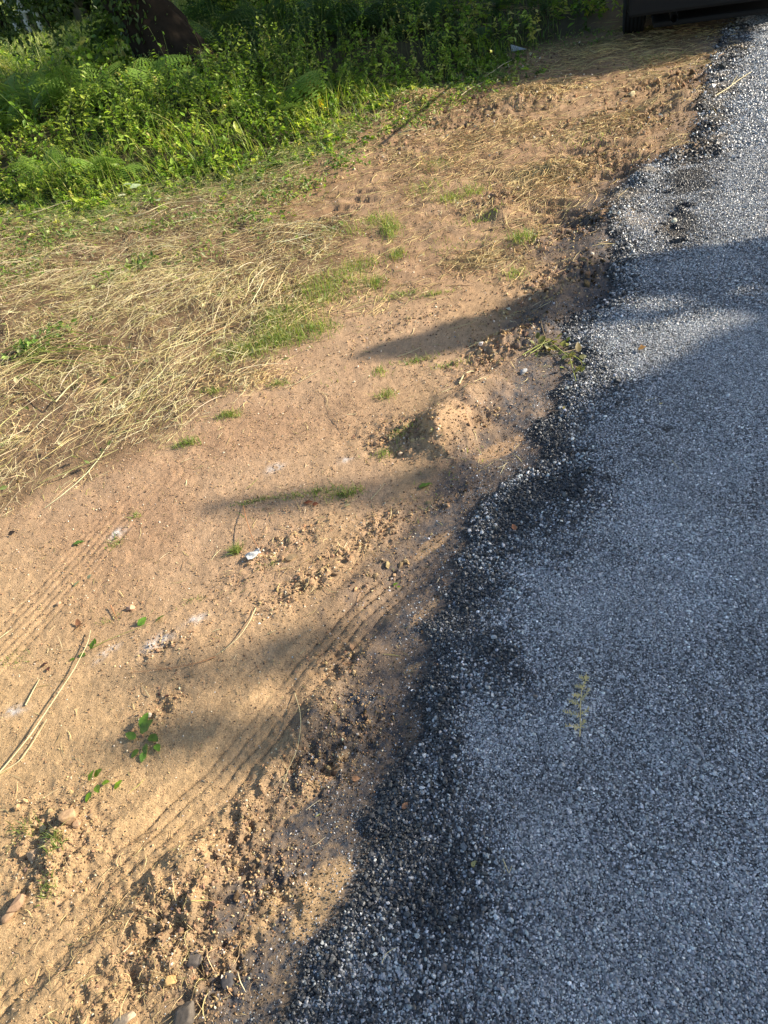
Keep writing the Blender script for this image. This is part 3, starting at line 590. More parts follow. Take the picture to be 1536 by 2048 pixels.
# ------------------------------------------------------------------ undergrowth: herbs and tall grass (beyond counting)
VG = [(0.17, 0.27, 0.035), (0.28, 0.41, 0.05), (0.44, 0.54, 0.09), (0.06, 0.10, 0.025), (0.55, 0.54, 0.16)]
def herbs(n0, box, hfun, leafL, per, cols, p=None, lim=None, vmin=0.0):
    X = rng.uniform(box[0], box[1], n0); Y = rng.uniform(box[2], box[3], n0); k = visible(X, Y, 250, 0.3); X, Y = X[k], Y[k]
    e, v, rough = fields(X, Y); k = (v > vmin) & (rng.random(len(X)) < 0.35 + 0.65 * vn(X, Y, 1.5, 371)); X, Y, v = X[k], Y[k], v[k]
    n_ = len(X); hgt = hfun(v, X, Y) * rng.uniform(0.5, 1.15, n_); base = np.stack([X, Y, height(X, Y)], -1)
    az = rng.uniform(0, 6.3, n_); ln = rng.normal(0.25, 0.2, n_)
    t = np.linspace(0, 1, 4)[None]
    P_ = np.stack([X[:, None] + ln[:, None] * hgt[:, None] * t ** 1.6 * np.cos(az)[:, None], Y[:, None] + ln[:, None] * hgt[:, None] * t ** 1.6 * np.sin(az)[:, None], base[:, 2:] + hgt[:, None] * t], -1)
    vv, ff = tubes(P_, np.full((n_, 4), 0.0018), 3); out = [(vv, ff, np.repeat(varcol(n_, (0.17, 0.2, 0.07)), 12, 0))]
    pc = pick(n_, cols, p=p, v=0.15)
    for j in range(per):
        tt = rng.uniform(0.25, 1.0, n_)[:, None] if j else np.ones((n_, 1))
        q = P_[:, 0] * 0 ; i0 = np.minimum((tt[:, 0] * 3).astype(int), 2); fr = tt[:, 0] * 3 - i0
        q = P_[np.arange(n_), i0] * (1 - fr)[:, None] + P_[np.arange(n_), i0 + 1] * fr[:, None]
        L = leafL * rng.uniform(0.6, 1.3, n_) * (1.15 - 0.5 * tt[:, 0])
        out.append(scatter(LV, LF, q, eul(n_, tilt=rng.normal(0.15, 0.45, n_), roll=rng.normal(0, 0.45, n_)) * L[:, None, None], pc * rng.uniform(.8, 1.2, (n_, 1))))
    return out
hf = lambda v, X, Y: (1 - 0.55 * sst(6.5, 8.5, Y) * sst(0, -1, X)) * 0.04 + (1 - 0.6 * sst(6.3, 8.5, Y) * sst(0, -1, X)) * 0.50 * sst(0.0, 1.6, v) * (0.15 + 1.2 * sst(.25, .75, vn(X, Y, 1.6, 381)))
parts = herbs(6200, (-5, 2.4, 4.5, 9.0), hf, 0.042, 20, VG, [.28, .27, .2, .15, .1], vmin=-0.05)
parts += herbs(2600, (-5, 2.4, 4.5, 8.5), lambda v, X, Y: 0.03 + 0.1 * sst(0, 1, v), 0.05, 8, VG, vmin=-0.12)
parts += herbs(3000, (-9, 5.4, 8.5, 14.0), lambda v, X, Y: 0.06 + 0.30 * vn(X, Y, 0.9, 383), 0.07, 16, VG, vmin=0.0)
parts += herbs(2600, (-4, 2.4, 4.2, 8.5), lambda v, X, Y: 0.02 + 0.05 * vn(X, Y, 3, 385), 0.045, 9, VG, vmin=-0.45)
parts += herbs(500, (-5, 1.4, 4.6, 8.5), lambda v, X, Y: 0.12 + 0.45 * sst(0, 1.2, v), 0.075, 9, VG[:3], vmin=0.05)
for (px, py, rr, nn) in [(285, 535, .10, 26), (60, 500, .3, 60), (160, 480, .3, 50), (40, 560, .25, 40), (330, 455, .2, 30), (450, 440, .25, 40), (560, 400, .2, 40), (620, 370, .15, 30), (110, 690, .12, 26), (60, 720, .10, 20), (240, 560, .15, 18), (400, 520, .2, 20), (520, 450, .2, 24), (700, 330, .15, 24), (860, 215, .3, 60), (940, 190, .25, 40), (1000, 160, .2, 40), (820, 250, .2, 30), (640, 300, .3, 60)]:
    c = at(px, py); X = c[0] + rng.normal(0, rr * .6, nn * 5); Y = c[1] + rng.normal(0, rr * .6, nn * 5); m_ = nn * 5; L = rng.uniform(.015, .045, m_)
    parts.append(scatter(LV, LF, np.stack([X, Y, zf(X, Y) + .01 + rng.random(m_) * .05], -1), eul(m_, tilt=rng.normal(.1, .5, m_), roll=rng.normal(0, .6, m_)) * L[:, None, None], pick(m_, [(.16, .25, .05), (.24, .34, .08), (.36, .38, .16), (.10, .15, .04)])))
V_, F_, C_ = cat(parts)
g = link('undergrowth', mesh_np('undergrowth', V_, F_, C_, mat=M_leaf), M_leaf); tag(g, 'tangled leafy green undergrowth covering the bank beside the verge', 'undergrowth', kind='stuff')
def tallgrass(n0, box, h0, h1, cols, vmin, w):
    X = rng.uniform(box[0], box[1], n0); Y = rng.uniform(box[2], box[3], n0); k = visible(X, Y, 250, 0.3); X, Y = X[k], Y[k]
    e, v, rough = fields(X, Y); k = (v > vmin) & (rng.random(len(X)) < sst(0.3, 0.7, vn(X, Y, 1.1, 391))); X, Y, v = X[k], Y[k], v[k]; n_ = len(X)
    hh = rng.uniform(h0, h1, n_) * (0.3 + 0.7 * sst(0, 1.0, v))
    vv, ff = upright(X, Y, height(X, Y), hh, np.abs(rng.normal(0.7, 0.4, n_)), rng.normal(2.6, 1.3, n_), w * rng.uniform(.6, 1.2, n_), 5)
    return vv, ff, np.repeat(pick(n_, cols), 10, 0)
parts = [tallgrass(16000, (-6, 2.6, 4.6, 9), 0.15, 0.5, VG, 0.02, 0.0028), tallgrass(30000, (-10, 6.0, 7.5, 15), 0.12, 0.36, [(0.08, 0.14, 0.035), (0.12, 0.2, 0.05), (0.18, 0.24, 0.08)], 0.05, 0.0055)]
# the meadow beyond
X = rng.uniform(-22, 2, 70000); Y = rng.uniform(10.5, 34, 70000); k = visible(X, Y, 100, 0.3) & (Y - 0.4 * X > 12.2); X, Y = X[k], Y[k]; nb = len(X)
vv, ff = upright(X, Y, zf(X, Y), rng.uniform(.08, .24, nb), np.abs(rng.normal(.5, .3, nb)), rng.uniform(0, 6.3, nb), rng.uniform(.005, .014, nb), 5); parts.append((vv, ff, np.repeat(pick(nb, [(0.30, 0.38, 0.10), (0.42, 0.48, 0.17), (0.52, 0.52, 0.26)]), 10, 0)))
V_, F_, C_ = cat(parts)
g = link('tall_grass', mesh_np('tall_grass', V_, F_, C_, mat=M_leaf), M_leaf); tag(g, 'tall green grass growing on the shaded bank and meadow', 'grass', kind='stuff')

# ------------------------------------------------------------------ bracken ferns
def frond_parts(L, droop, seed, dead=False):
    r = np.random.default_rng(seed); npn = 15
    t = np.linspace(0, 1, 12); out = L * (t - 0.12 * t ** 2) ; zz = L * (0.55 * t - droop * t ** 2)
    stem = np.stack([out * 0.85, 0 * t, zz], -1)[None]
    sv, sf = tubes(stem, (0.0035 * (1 - 0.8 * t))[None], 4)
    V, Fc = [], []; o = 0
    for i in range(npn):
        tt = 0.22 + 0.76 * i / (npn - 1); c = np.array([np.interp(tt, t, stem[0, :, 0]), 0, np.interp(tt, t, stem[0, :, 2])])
        ln = L * 0.40 * (math.sin(math.pi * min(1, (tt - 0.1) / 0.95)) ** 0.8) * (1 - 0.55 * tt) * 1.3 + 0.01
        for sgn in (-1, 1):
            nl = 7; sw = 0.35 + 0.1 * r.normal()
            d = np.array([math.sin(sw) * 0.9, sgn * math.cos(sw), -0.12 - 0.25 * r.random()]); d /= np.linalg.norm(d)
            e1 = np.array([1, 0, -0.2]); e1 -= d * (e1 @ d); e1 /= np.linalg.norm(e1)
            for j in range(nl):
                q = c + d * ln * (j + 0.5) / nl + np.array([0, 0, -0.15 * ln * ((j + .5) / nl) ** 2]); w_ = ln / nl * 0.33; l_ = ln * 0.20 * (1 - 0.75 * j / nl) + 0.002
                for s2 in (-1, 1):
                    tip = q + e1 * s2 * l_ + d * l_ * 0.35
                    V += [q - d * w_, q + d * w_, tip + d * w_ * 0.25, tip - d * w_ * 0.25]; Fc.append((o, o + 1, o + 2, o + 3)); o += 4
    return (sv, sf), (np.array(V), np.array(Fc))
FR = []
for s_ in range(5):
    (sv, sf), (lv, lf) = frond_parts(0.62 + 0.1 * (s_ % 3), 0.28 + 0.08 * s_, s_)
    FR.append((sv, sf, lv, lf))
M_fern = basic('fern_leaflets', (0.24, 0.38, 0.07), 0.5, var=0.35, scale=4)
M_fern_shaded = basic('fern_leaflets_shaded', (0.08, 0.155, 0.04), 0.5, var=0.35, scale=4)  # same leaflets, shade under the trees painted into the colour
def trans(mat, f=0.35):
    n = mat.node_tree; b = n.nodes['Principled BSDF']; src = b.inputs['Base Color'].links[0].from_socket; t = n.nodes.new('ShaderNodeBsdfTranslucent'); mx = n.nodes.new('ShaderNodeMixShader'); mx.inputs[0].default_value = f
    n.links.new(src, t.inputs[0]); n.links.new(b.outputs[0], mx.inputs[1]); n.links.new(t.outputs[0], mx.inputs[2]); n.links.new(mx.outputs[0], n.nodes['Material Output'].inputs[0])
trans(M_fern); trans(M_fern_shaded)
FERNM = []
for i, (sv, sf, lv, lf) in enumerate(FR):
    FERNM.append([(mesh_np('stalk', sv, sf, mat=M_greenstalk), mesh_np('leaflets', lv, lf, mat=mm)) for mm in (M_fern, M_fern_shaded)])
def fern(px, py, z, scale, nf, label, dark=0, group='bracken ferns on the bank', aim=None):
    p = at(px, py, z); p = at(px, py, z1(p[0], p[1]) + 0.28 * scale); p = at(px, py, z1(p[0], p[1]) + 0.28 * scale); t = thing('bracken_fern', label, 'fern', (p[0], p[1], z1(p[0], p[1]) - 0.02), 0, group)
    a0 = random.uniform(0, 6.3)
    for k in range(nf):
        sm, lm = FERNM[random.randrange(5)][dark]
        f = link('frond', sm, None, t); az = (a0 + k * 6.283 / nf + random.uniform(-.5, .5)) if aim is None else aim + random.uniform(-.9, .9)
        f.rotation_euler = (random.uniform(-.2, .2), random.uniform(-0.7, -0.1), az); s = scale * random.uniform(.85, 1.3); f.scale = (s, s, s)
        link('leaflets', lm, None, f)
    return t
GL = 'bracken fern rising out of the leafy undergrowth on the bank'
for (px, py, sc, nf, lb) in [(150, 190, 1.0, 7, 'large bright bracken fern in the middle of the sunlit bank'), (60, 215, .9, 6, 'bracken fern left of the large bright one on the bank'), (250, 160, .75, 6, 'bracken fern with long arching fronds below the dark sapling'),
        (335, 160, .9, 6, 'dull green bracken fern at the foot of the leaning trunk'), (80, 320, .6, 5, 'low bracken fern near the cut edge, lower left of the sunlit bank'), (200, 300, .55, 4, 'small yellow green bracken fern in the leafy herbs near the cut edge'),
        (20, 175, .8, 6, 'bracken fern at the left edge of the photo under the hanging oak leaves'), (120, 150, .7, 6, 'bracken fern in front of the meadow, right of the hanging oak leaves'), (240, 225, .65, 5, 'short bracken fern at the edge of the trunk shadow on the bank'),
        (190, 118, .5, 6, 'bracken fern standing highest against the meadow'), (15, 275, .7, 5, 'bracken fern at the left edge of the photo above the broad bright leaves')]:
    fern(px, py, .3, sc, nf, lb, 0, None)
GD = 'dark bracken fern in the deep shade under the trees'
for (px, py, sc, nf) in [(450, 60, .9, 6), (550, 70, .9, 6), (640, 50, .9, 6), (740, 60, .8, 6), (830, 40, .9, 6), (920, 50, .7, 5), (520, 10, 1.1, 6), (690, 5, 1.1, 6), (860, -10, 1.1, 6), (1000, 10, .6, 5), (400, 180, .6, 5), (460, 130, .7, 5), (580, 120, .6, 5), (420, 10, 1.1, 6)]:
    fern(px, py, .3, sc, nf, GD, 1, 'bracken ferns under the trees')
fern(530, 190, .25, .8, 7, 'tall feathery green plant standing at the front edge of the shaded bank', 0, None)
fern(620, 165, .2, .5, 4, 'small bracken fern right of the tall feathery plant, half in sun', 0, None)
fern(702, 130, .25, .5, 4, 'pale fern tip lit by the sun in front of the dark bank', 0, None)

# ------------------------------------------------------------------ trees
def bark_tube(name, pts, rad, parent, seed=0, sides=18, rough=0.12):
    P_ = np.array(pts, float); k = len(P_); t = np.linspace(0, 1, k); tt = np.linspace(0, 1, max(10, k * 8))
    C_ = np.stack([np.interp(tt, t, P_[:, i]) for i in range(3)], -1)
    for _ in range(3): C_[1:-1] = (C_[:-2] + C_[1:-1] * 2 + C_[2:]) / 4
    r = np.interp(tt, t, rad); vv, ff = tubes(C_[None], r[None], sides); V3 = vv.reshape(len(tt), sides, 3)
    a = np.arange(sides) / sides * 2 * math.pi
    bump = 1 + rough * (np.abs(np.sin(a * 5 + seed))[None] * 0.6 + 0.8 * (vn(a[None] * 3 + seed + 0 * tt[:, None], tt[:, None] * 20 + 0 * a[None], 1.3, 401) - .5))
    V3 = C_[:, None] + (V3 - C_[:, None]) * bump[..., None]
    return link(name, mesh_np(name, V3.reshape(-1, 3), ff, smooth=True, mat=M_bark), None, parent)
def crown_mesh(name, centres, radii, n_, leafL, cols, parent, flat=0.75, mat=None):
    c = np.array(centres, float); rr = np.array(radii, float); wgt = rr ** 2 / (rr ** 2).sum()
    i = rng.choice(len(c), n_, p=wgt); d = rng.normal(0, 1, (n_, 3)); d /= np.linalg.norm(d, axis=1, keepdims=True)
    p = c[i] + d * (rr[i] * rng.random(n_) ** 0.45)[:, None] * np.array([1, 1, flat])
    # twigs bunch the leaves
    tw = p[rng.integers(0, n_, n_ // 7)]; j = rng.integers(0, len(tw), n_); p = np.where((rng.random(n_) < 0.7)[:, None], tw[j] + rng.normal(0, leafL * 1.4, (n_, 3)), p)
    L = leafL * rng.uniform(.6, 1.3, n_)
    V_, F_, C_ = scatter(LV, LF, p, eul(n_, tilt=rng.normal(.3, .6, n_), roll=rng.normal(0, .7, n_)) * L[:, None, None], pick(n_, cols))
    return link(name, mesh_np(name, V_, F_, C_, mat=M_leaf), None, parent)
OAK = [(0.055, 0.095, 0.022), (0.075, 0.12, 0.03), (0.10, 0.15, 0.035), (0.04, 0.07, 0.02)]
# the leaning oak at the left
b0 = at(350, 118, 0.42); bz = z1(b0[0], b0[1])
base = np.array([0, 0, -0.1])
oak = thing('oak_tree', 'thick dark leaning tree trunk wrapped in ivy among ferns, its crown overhanging the bank', 'tree', (b0[0], b0[1], bz))
bark_tube('trunk', [(0.03, 0, -.15), (0, 0, .12), (-.22, .05, .6), (-.50, .1, 1.3), (-.9, .2, 2.4), (-1.2, .3, 3.6), (-1.3, .4, 5.2)], [.48, .34, .27, .24, .21, .16, .08], oak, 1, 40, 0.22)
bark_tube('root', [(0.08, 0, .35), (0.32, -.05, .06), (0.62, -.1, -.15)], [.16, .13, .05], oak, 2)
bark_tube('root', [(-0.15, -0.05, .2), (-0.42, -.15, .02), (-0.7, -.2, -.15)], [.18, .13, .05], oak, 3)
for q in ([(-.9, .2, 2.4), (-1.8, -.3, 3.0), (-2.7, -1.2, 2.9), (-3.3, -1.7, 2.2)], [(-1.1, .3, 3.0), (.6, -.1, 3.9), (3.0, .2, 4.2), (5.0, .6, 4.3)], [(-1.2, .3, 3.6), (-2.6, .6, 4.8), (-3.6, 1, 5.5)], [(-1.0, .3, 2.8), (-.5, 1.5, 3.8), (0, 2.6, 4.2)]):
    bark_tube('limb', q, [.13, .10, .07, .03][:len(q)], oak, 4, 10)
oc = []; orr = []
for k in range(34):
    a = random.uniform(0, 6.28); q = random.random() ** .5 * 3.4; oc.append((-1.0 + q * math.cos(a), .6 + q * math.sin(a), 4.6 + random.uniform(-1.0, 1.7))); orr.append(random.uniform(.6, 1.1))
for k in range(44):      # unseen crown masses added to keep sky light off the bank
    oc.append((random.uniform(-3.5, 6.0), random.uniform(-1.6, 2.6), random.uniform(3.4, 5.0))); orr.append(random.uniform(.6, .95))
crown_mesh('crown', oc, orr, 52000, 0.14, OAK, oak)
# the low sprays that hang into view at the left
hang = []; hr = []
for (px, py, d, r_) in [(10, 10, 7.3, .22), (40, 20, 7.2, .22), (75, 10, 7.4, .25), (100, 35, 7.2, .2), (105, 62, 7.1, .14), (120, 85, 7.0, .10), (20, 55, 7.4, .2), (-30, 40, 7.3, .3), (60, -20, 7.4, .3), (120, 5, 7.3, .18), (5, 75, 7.3, .10), (-60, 10, 7.4, .3), (240, 0, 7.2, .12), (250, 14, 7.1, .06)]:
    q = along(px, py, d) - np.array([b0[0], b0[1], bz]); hang.append(q); hr.append(r_ * .62)
crown_mesh('hanging_spray', hang, hr, 1500, 0.055, OAK, oak, 1.0)
bark_tube('twig', [(-3.3, -1.7, 2.2), tuple(hang[8] + np.array([0, 0, .3])), tuple(hang[2]), tuple(hang[4])], [.03, .02, .012, .006], oak, 6, 6)
# ivy up the trunk
n_ = 1500; tt = rng.random(n_) ** .8 * 1.9; a = rng.uniform(0, 6.3, n_); cx = np.interp(tt, [0, .12, .6, 1.3, 2.4], [0, 0, -.22, -.5, -.9]); rr = np.interp(tt, [0, .6, 2], [.34, .27, .23]) * rng.uniform(1.0, 1.15, n_)
V_, F_, C_ = scatter(LV * np.array([1, 1.4, 1]), LF, np.stack([cx + rr * np.cos(a), rr * np.sin(a) + .05, tt], -1), eul(n_, tilt=rng.normal(.9, .4, n_), yaw=a) * (rng.uniform(.04, .085, n_))[:, None, None], pick(n_, [(0.05, 0.09, 0.025), (0.09, 0.15, 0.04), (.14, .2, .07)]))
link('ivy', mesh_np('ivy', V_, F_, C_, mat=M_leaf), None, oak)

# dark bush left of the trunk and leafy saplings: their own plants
def shrub(px, py, z, hgt, rad, n_, label, cols, leafL=0.08, group=None, name='shrub'):
    p = at(px, py, z); zz = z1(p[0], p[1]); t = thing(name, label, 'shrub', (p[0], p[1], zz), 0, group); cs = []; rs = []
    for k in range(10):
        a = random.uniform(0, 6.3); q = random.random() * rad * .7; cs.append((q * math.cos(a), q * math.sin(a), hgt * random.uniform(.25, .95))); rs.append(rad * random.uniform(.25, .45))
    for k in range(4):
        c = cs[k]; bark_tube('stem', [(0.02 * k, 0, -.03), (c[0] * .4, c[1] * .4, c[2] * .5), c], [.014, .010, .005], t, k, 5)
    crown_mesh('foliage', cs, rs, n_, leafL, cols, t, 1.0); return t
shrub(225, 85, .4, .45, .32, 700, 'dark leafy sapling standing just left of the leaning trunk', [(0.05, 0.09, 0.02), (0.08, 0.13, 0.03)])
shrub(440, 20, .4, .5, .7, 1300, 'sunlit bright green bush just right of the leaning trunk', VG)
shrub(560, 20, .4, .8, .7, 1700, 'sunlit yellow green bush behind the dark ferns right of the trunk', VG)
shrub(190, 160, .4, .25, .5, 1600, 'rounded sunlit green bush behind the ferns left of the trunk', VG)

# far trees beyond the meadow
FT = ['dark round tree behind the meadow, farthest left of the far trees', 'pale stemmed tree behind the meadow, right of the farthest left one', 'low dark bushy tree behind the left end of the rail fence', 'dark dense tree at the middle of the row behind the meadow',
      'tree with a pale slanting stem in the row behind the meadow', 'bushy tree behind the meadow close left of the leaning trunk', 'dark tree behind the meadow hidden partly by the leaning trunk', 'tall dark tree behind the undergrowth right of the leaning trunk', 'tall dark tree at the back of the shaded bank']
M_palebark = basic('pale_bark', (0.28, 0.25, 0.19), 0.9, var=0.4, scale=8, bump=.5)
for i, (px, py, hh, rad, ty) in enumerate([(-40, 62, 6, 2.6, 0), (60, 60, 6, 2.2, 1), (5, 60, 5, 2.2, 0), (110, 46, 7, 2.4, 0), (162, 36, 6.5, 2.2, 1), (215, 24, 6, 2.4, 0), (290, 5, 7, 2.8, 0), (480, -60, 8, 3, 0), (760, -70, 8, 3.2, 0)]):
    p = at(px, py, .35); t = thing('far_tree', FT[i], 'tree', (p[0], p[1], z1(p[0], p[1])), 0, None)
    tr = bark_tube('trunk', [(0, 0, -.3), (.1, 0, 1.5), (-.2, .1, 3.2), (0, 0, hh * .8)], [.14, .11, .09, .03], t, i, 8)
    if ty: tr.data.materials[0] = M_palebark
    cs = []; rs = []
    for k in range(26):
        a = random.uniform(0, 6.3); q = random.random() ** .5 * rad * 1.25; zc = random.uniform(.05 if not ty else .22, 1) * hh
        cs.append((q * math.cos(a), q * math.sin(a) + .6, zc)); rs.append(random.uniform(.5, .9))
    crown_mesh('crown', cs, rs, 11000, .20, [(0.045, 0.085, 0.03), (0.06, 0.11, 0.035), (0.035, 0.065, 0.025)], t, 1.0)
# pale rail fence far off at the meadow's edge
p0 = at(38, 66, .35); p1 = at(84, 60, .35); fn = thing('rail_fence', 'short pale rail fence at the far edge of the meadow', 'fence', (p0[0], p0[1], z1(p0[0], p0[1])))
dv = np.array([p1[0] - p0[0], p1[1] - p0[1]])
M_white = basic('weathered_white', (0.62, 0.62, 0.6), 0.7, var=.15)
for k in range(3):
    q = dv * k / 2; vv, ff = tubes(np.array([[(q[0], q[1], -.1), (q[0], q[1], .35), (q[0], q[1], .75)]]), np.full((1, 3), .05), 8); link('post', mesh_np('post', vv, ff, mat=M_white), None, fn)
for zz in (.40, .62):
    vv, ff = tubes(np.array([[(0, 0, zz), (dv[0] / 2, dv[1] / 2, zz), (dv[0], dv[1], zz)]]), np.full((1, 3), .035), 8); link('rail', mesh_np('rail', vv, ff, mat=M_white), None, fn)

# ------------------------------------------------------------------ roadside trees on the sunny side, out of the picture, whose crowns shade the road
def poly_pts(poly, n_):
    poly = np.array(poly); lo_, hi_ = poly.min(0), poly.max(0); out = []
    while len(out) < n_:
        q = rng.uniform(lo_, hi_, (n_ * 2, 2)); k = inpoly(q[:, 0], q[:, 1], [tuple(a) for a in poly]); out += list(q[k])
    return np.array(out[:n_])
def shade_cluster(poly, n_, s0, s1):
    g_ = poly_pts(poly, n_); s_ = rng.uniform(s0, s1, n_)
    return np.stack([g_[:, 0], g_[:, 1], 0 * s_], -1) + SUND[None] * s_[:, None]
def leafcloud(p, L, tree, name='crown'):
    n_ = len(p); V_, F_, C_ = scatter(LV, LF, p - np.array(tree.location)[None], eul(n_) * (L * rng.uniform(.7, 1.3, n_))[:, None, None], pick(n_, OAK))
    return link(name, mesh_np(name, V_, F_, C_, mat=M_leaf), None, tree)
ash = thing('roadside_tree', 'tree on the far side of the road whose crown throws the shade over the chippings', 'tree', (10.2, -0.6, 0))
BIG = W([(1720, 560), (1536, 640), (1450, 675), (1380, 715), (1320, 750), (1230, 785), (1170, 800), (1140, 860), (1100, 950), (1030, 1030), (980, 1110), (950, 1200), (900, 1270), (880, 1350), (830, 1440), (810, 1500),
         (820, 1570), (800, 1650), (840, 1700), (810, 1780), (750, 1870), (680, 1960), (620, 2048), (560, 2250), (1900, 2400), (2100, 1200)])
SIDE = W([(1075, 900), (1000, 930), (900, 985), (800, 1040), (760, 1150), (680, 1230), (700, 1330), (620, 1420), (600, 1500), (700, 1560), (620, 1640), (740, 1680), (700, 1760), (800, 1700), (800, 1500), (900, 1250), (950, 1100), (1100, 950)])
F1 = W([(400, 1000), (560, 985), (760, 955), (930, 940), (960, 1010), (760, 1010), (560, 1025), (430, 1022)])
F2 = W([(250, 1340), (420, 1300), (620, 1250), (740, 1240), (720, 1330), (560, 1360), (400, 1375), (270, 1365)])
F3 = W([(170, 1470), (330, 1440), (600, 1435), (680, 1490), (480, 1520), (260, 1495)])
F4 = W([(738, 700), (850, 668), (1010, 615), (1200, 535), (1290, 518), (1800, 455), (1800, 545), (1536, 575), (1400, 590), (1230, 592), (1130, 640), (1000, 680), (860, 706), (770, 713)])
F5 = W([(1140, 650), (1290, 648), (1536, 600), (1780, 540), (1780, 520), (1536, 585), (1400, 628), (1290, 632), (1200, 630)])
cl = [shade_cluster(BIG, 15000, 8.0, 12.0), shade_cluster(SIDE, 110, 8, 11), shade_cluster(F1, 130, 8, 10), shade_cluster(F2, 105, 9, 11), shade_cluster(F3, 90, 9, 11), shade_cluster(F4, 3600, 5.5, 7.0), shade_cluster(F5, 200, 7, 9)]
pc = np.concatenate(cl); leafcloud(pc, 0.07, ash)
bark_tube('trunk', [(0, 0, -.2), (0.05, 0.1, 1.0), (-.1, .5, 2.4), (0, .9, 3.6), (.4, 1.0, 5.0), (.5, 1.1, 6.2)], [.26, .2, .17, .14, .09, .04], ash, 7)
for q in ([(0, .6, 2.8), (-1.2, 1.2, 3.5), (-2.0, 1.6, 4.0)], [(0, .9, 3.4), (.8, 2.0, 4.2), (1.2, 3.0, 4.8)], [(0, .8, 3.4), (-1.2, 3.0, 3.4), (-2.2, 4.6, 3.5)], [(.2, 1, 4.2), (-.8, .4, 4.8), (-1.6, .2, 5.1)]):
    bark_tube('limb', q, [.10, .07, .03], ash, 8, 8)
# second one beyond the parked car, shading the bank
elm = thing('roadside_tree', 'tree beyond the parked car whose crown shades the bank', 'tree', (6.8, 13.0, 0))
T1 = W([(200, 20), (240, 110), (330, 150), (375, 225), (470, 215), (620, 150), (780, 125), (930, 100), (1060, 62), (1180, 62), (1240, 60), (1300, 55), (1480, 10), (1500, -40), (1000, -40), (600, 0), (400, 10)], .3)
T2 = W([(960, 118), (1100, 122), (1230, 108), (1350, 92), (1440, 40), (1240, 60), (1050, 80)])
leafcloud(np.concatenate([np.stack([b0[0] + rng.uniform(-1.3, 1.0, 2600), b0[1] + rng.uniform(-.9, 1.2, 2600), bz + rng.uniform(.15, 2.2, 2600)], -1) + SUND[None] * rng.uniform(8, 10.5, 2600)[:, None], shade_cluster(T1, 27000, 7.0, 11.0), shade_cluster(T1, 7000, 7.0, 11.0) + np.array([0, 0, .6]), shade_cluster(W([(220, 30), (420, 20), (430, 130), (260, 130)], .4), 2500, 8, 11) + np.array([0, 0, .9]), shade_cluster(T2, 170, 6, 8)]), 0.13, elm)
bark_tube('trunk', [(0, 0, -.2), (0, 0, 1.5), (-.2, -.3, 3), (0, -.6, 4.5), (.1, -.8, 5.8)], [.3, .24, .2, .12, .04], elm, 9)
for q in ([(-.1, -.2, 2.6), (-1.5, -1.2, 3.4), (-2.4, -2.4, 3.8)], [(0, -.4, 3.4), (-.8, 2.0, 4.0), (-1.0, 4.0, 4.2)], [(0, -.5, 4), (1.2, -1.6, 4.6), (2, -2, 4.8)]):
    bark_tube('limb', q, [.12, .08, .03], elm, 10, 8)

# ------------------------------------------------------------------ parked car (only its foot is in the picture)
import bmesh
def bm_obj(name, bm, mat, parent, loc=(0, 0, 0), smooth=False, bevel=0, seg=2):
    me = bpy.data.meshes.new(name); bm.to_mesh(me); bm.free()
    for p in me.polygons: p.use_smooth = smooth
    o = link(name, me, mat, parent, loc)
    if bevel:
        md = o.modifiers.new('b', 'BEVEL'); md.width = bevel; md.segments = seg; md.limit_method = 'ANGLE'; md.angle_limit = R(30)
    return o
def box(bm, x0, x1, y0, y1, z0, z1_):
    vs = [bm.verts.new((x, y, z)) for x in (x0, x1) for y in (y0, y1) for z in (z0, z1_)]
    for f in ((0, 1, 3, 2), (4, 6, 7, 5), (0, 4, 5, 1), (2, 3, 7, 6), (0, 2, 6, 4), (1, 5, 7, 3)): bm.faces.new([vs[i] for i in f])
def prism(bm, prof, x0, x1, taper=None):
    """profile in (y,z) extruded along x; taper(z) narrows both sides"""
    A = [bm.verts.new((x0 + (taper(z) if taper else 0), y, z)) for y, z in prof]; B = [bm.verts.new((x1 - (taper(z) if taper else 0), y, z)) for y, z in prof]
    k = len(prof); bm.faces.new(A[::-1]); bm.faces.new(B)
    for i in range(k): bm.faces.new((A[i], A[(i + 1) % k], B[(i + 1) % k], B[i]))
    bmesh.ops.recalc_face_normals(bm, faces=bm.faces)
M_paint = basic('car_paint', (0.008, 0.008, 0.010), 0.3, var=.1, spec=.4, coat=.5)
M_rubber = basic('tyre_rubber', (0.012, 0.012, 0.012), 0.85, var=.3, scale=20, bump=.2)
M_plastic = basic('black_plastic', (0.008, 0.008, 0.008), 0.8, var=.2)
M_glass = basic('dark_glass', (0.02, 0.025, 0.03), 0.05, var=.05, spec=.8)
M_metal = basic('metal', (0.55, 0.55, 0.56), 0.3, metal=1, var=.1)
M_red = basic('red_lens', (0.35, 0.01, 0.01), 0.2, var=.1)
M_plate = basic('number_plate', (0.6, 0.6, 0.58), 0.4, var=.05)
wl = at(1266, 66); wr = at(1488, 2); axd = wr - wl; ax = np.array([math.cos(R(-21)), math.sin(R(-21))]); rz = R(-21)
hwid = 0.80; cen = wl + ax * hwid * 0.88
cz = z1(cen[0], cen[1])
car = thing('parked_car', 'black car parked on the verge beside the road, only its tyres and underside in sight', 'car', (cen[0], cen[1], max(cz, .01)), rz); car.scale = (.88, .88, .88)
bm = bmesh.new(); prism(bm, [(-.80, .30), (-.92, .55), (-.90, .98), (-.80, 1.08), (3.0, 1.05), (3.75, .92), (3.82, .55), (3.72, .30), (3.2, .22), (.45, .22), (.38, .50), (-.38, .50), (-.45, .30)], -.90, .90, lambda z: .10 * max(0, z - .9)); body = bm_obj('body', bm, M_paint, car, bevel=.05, seg=3)
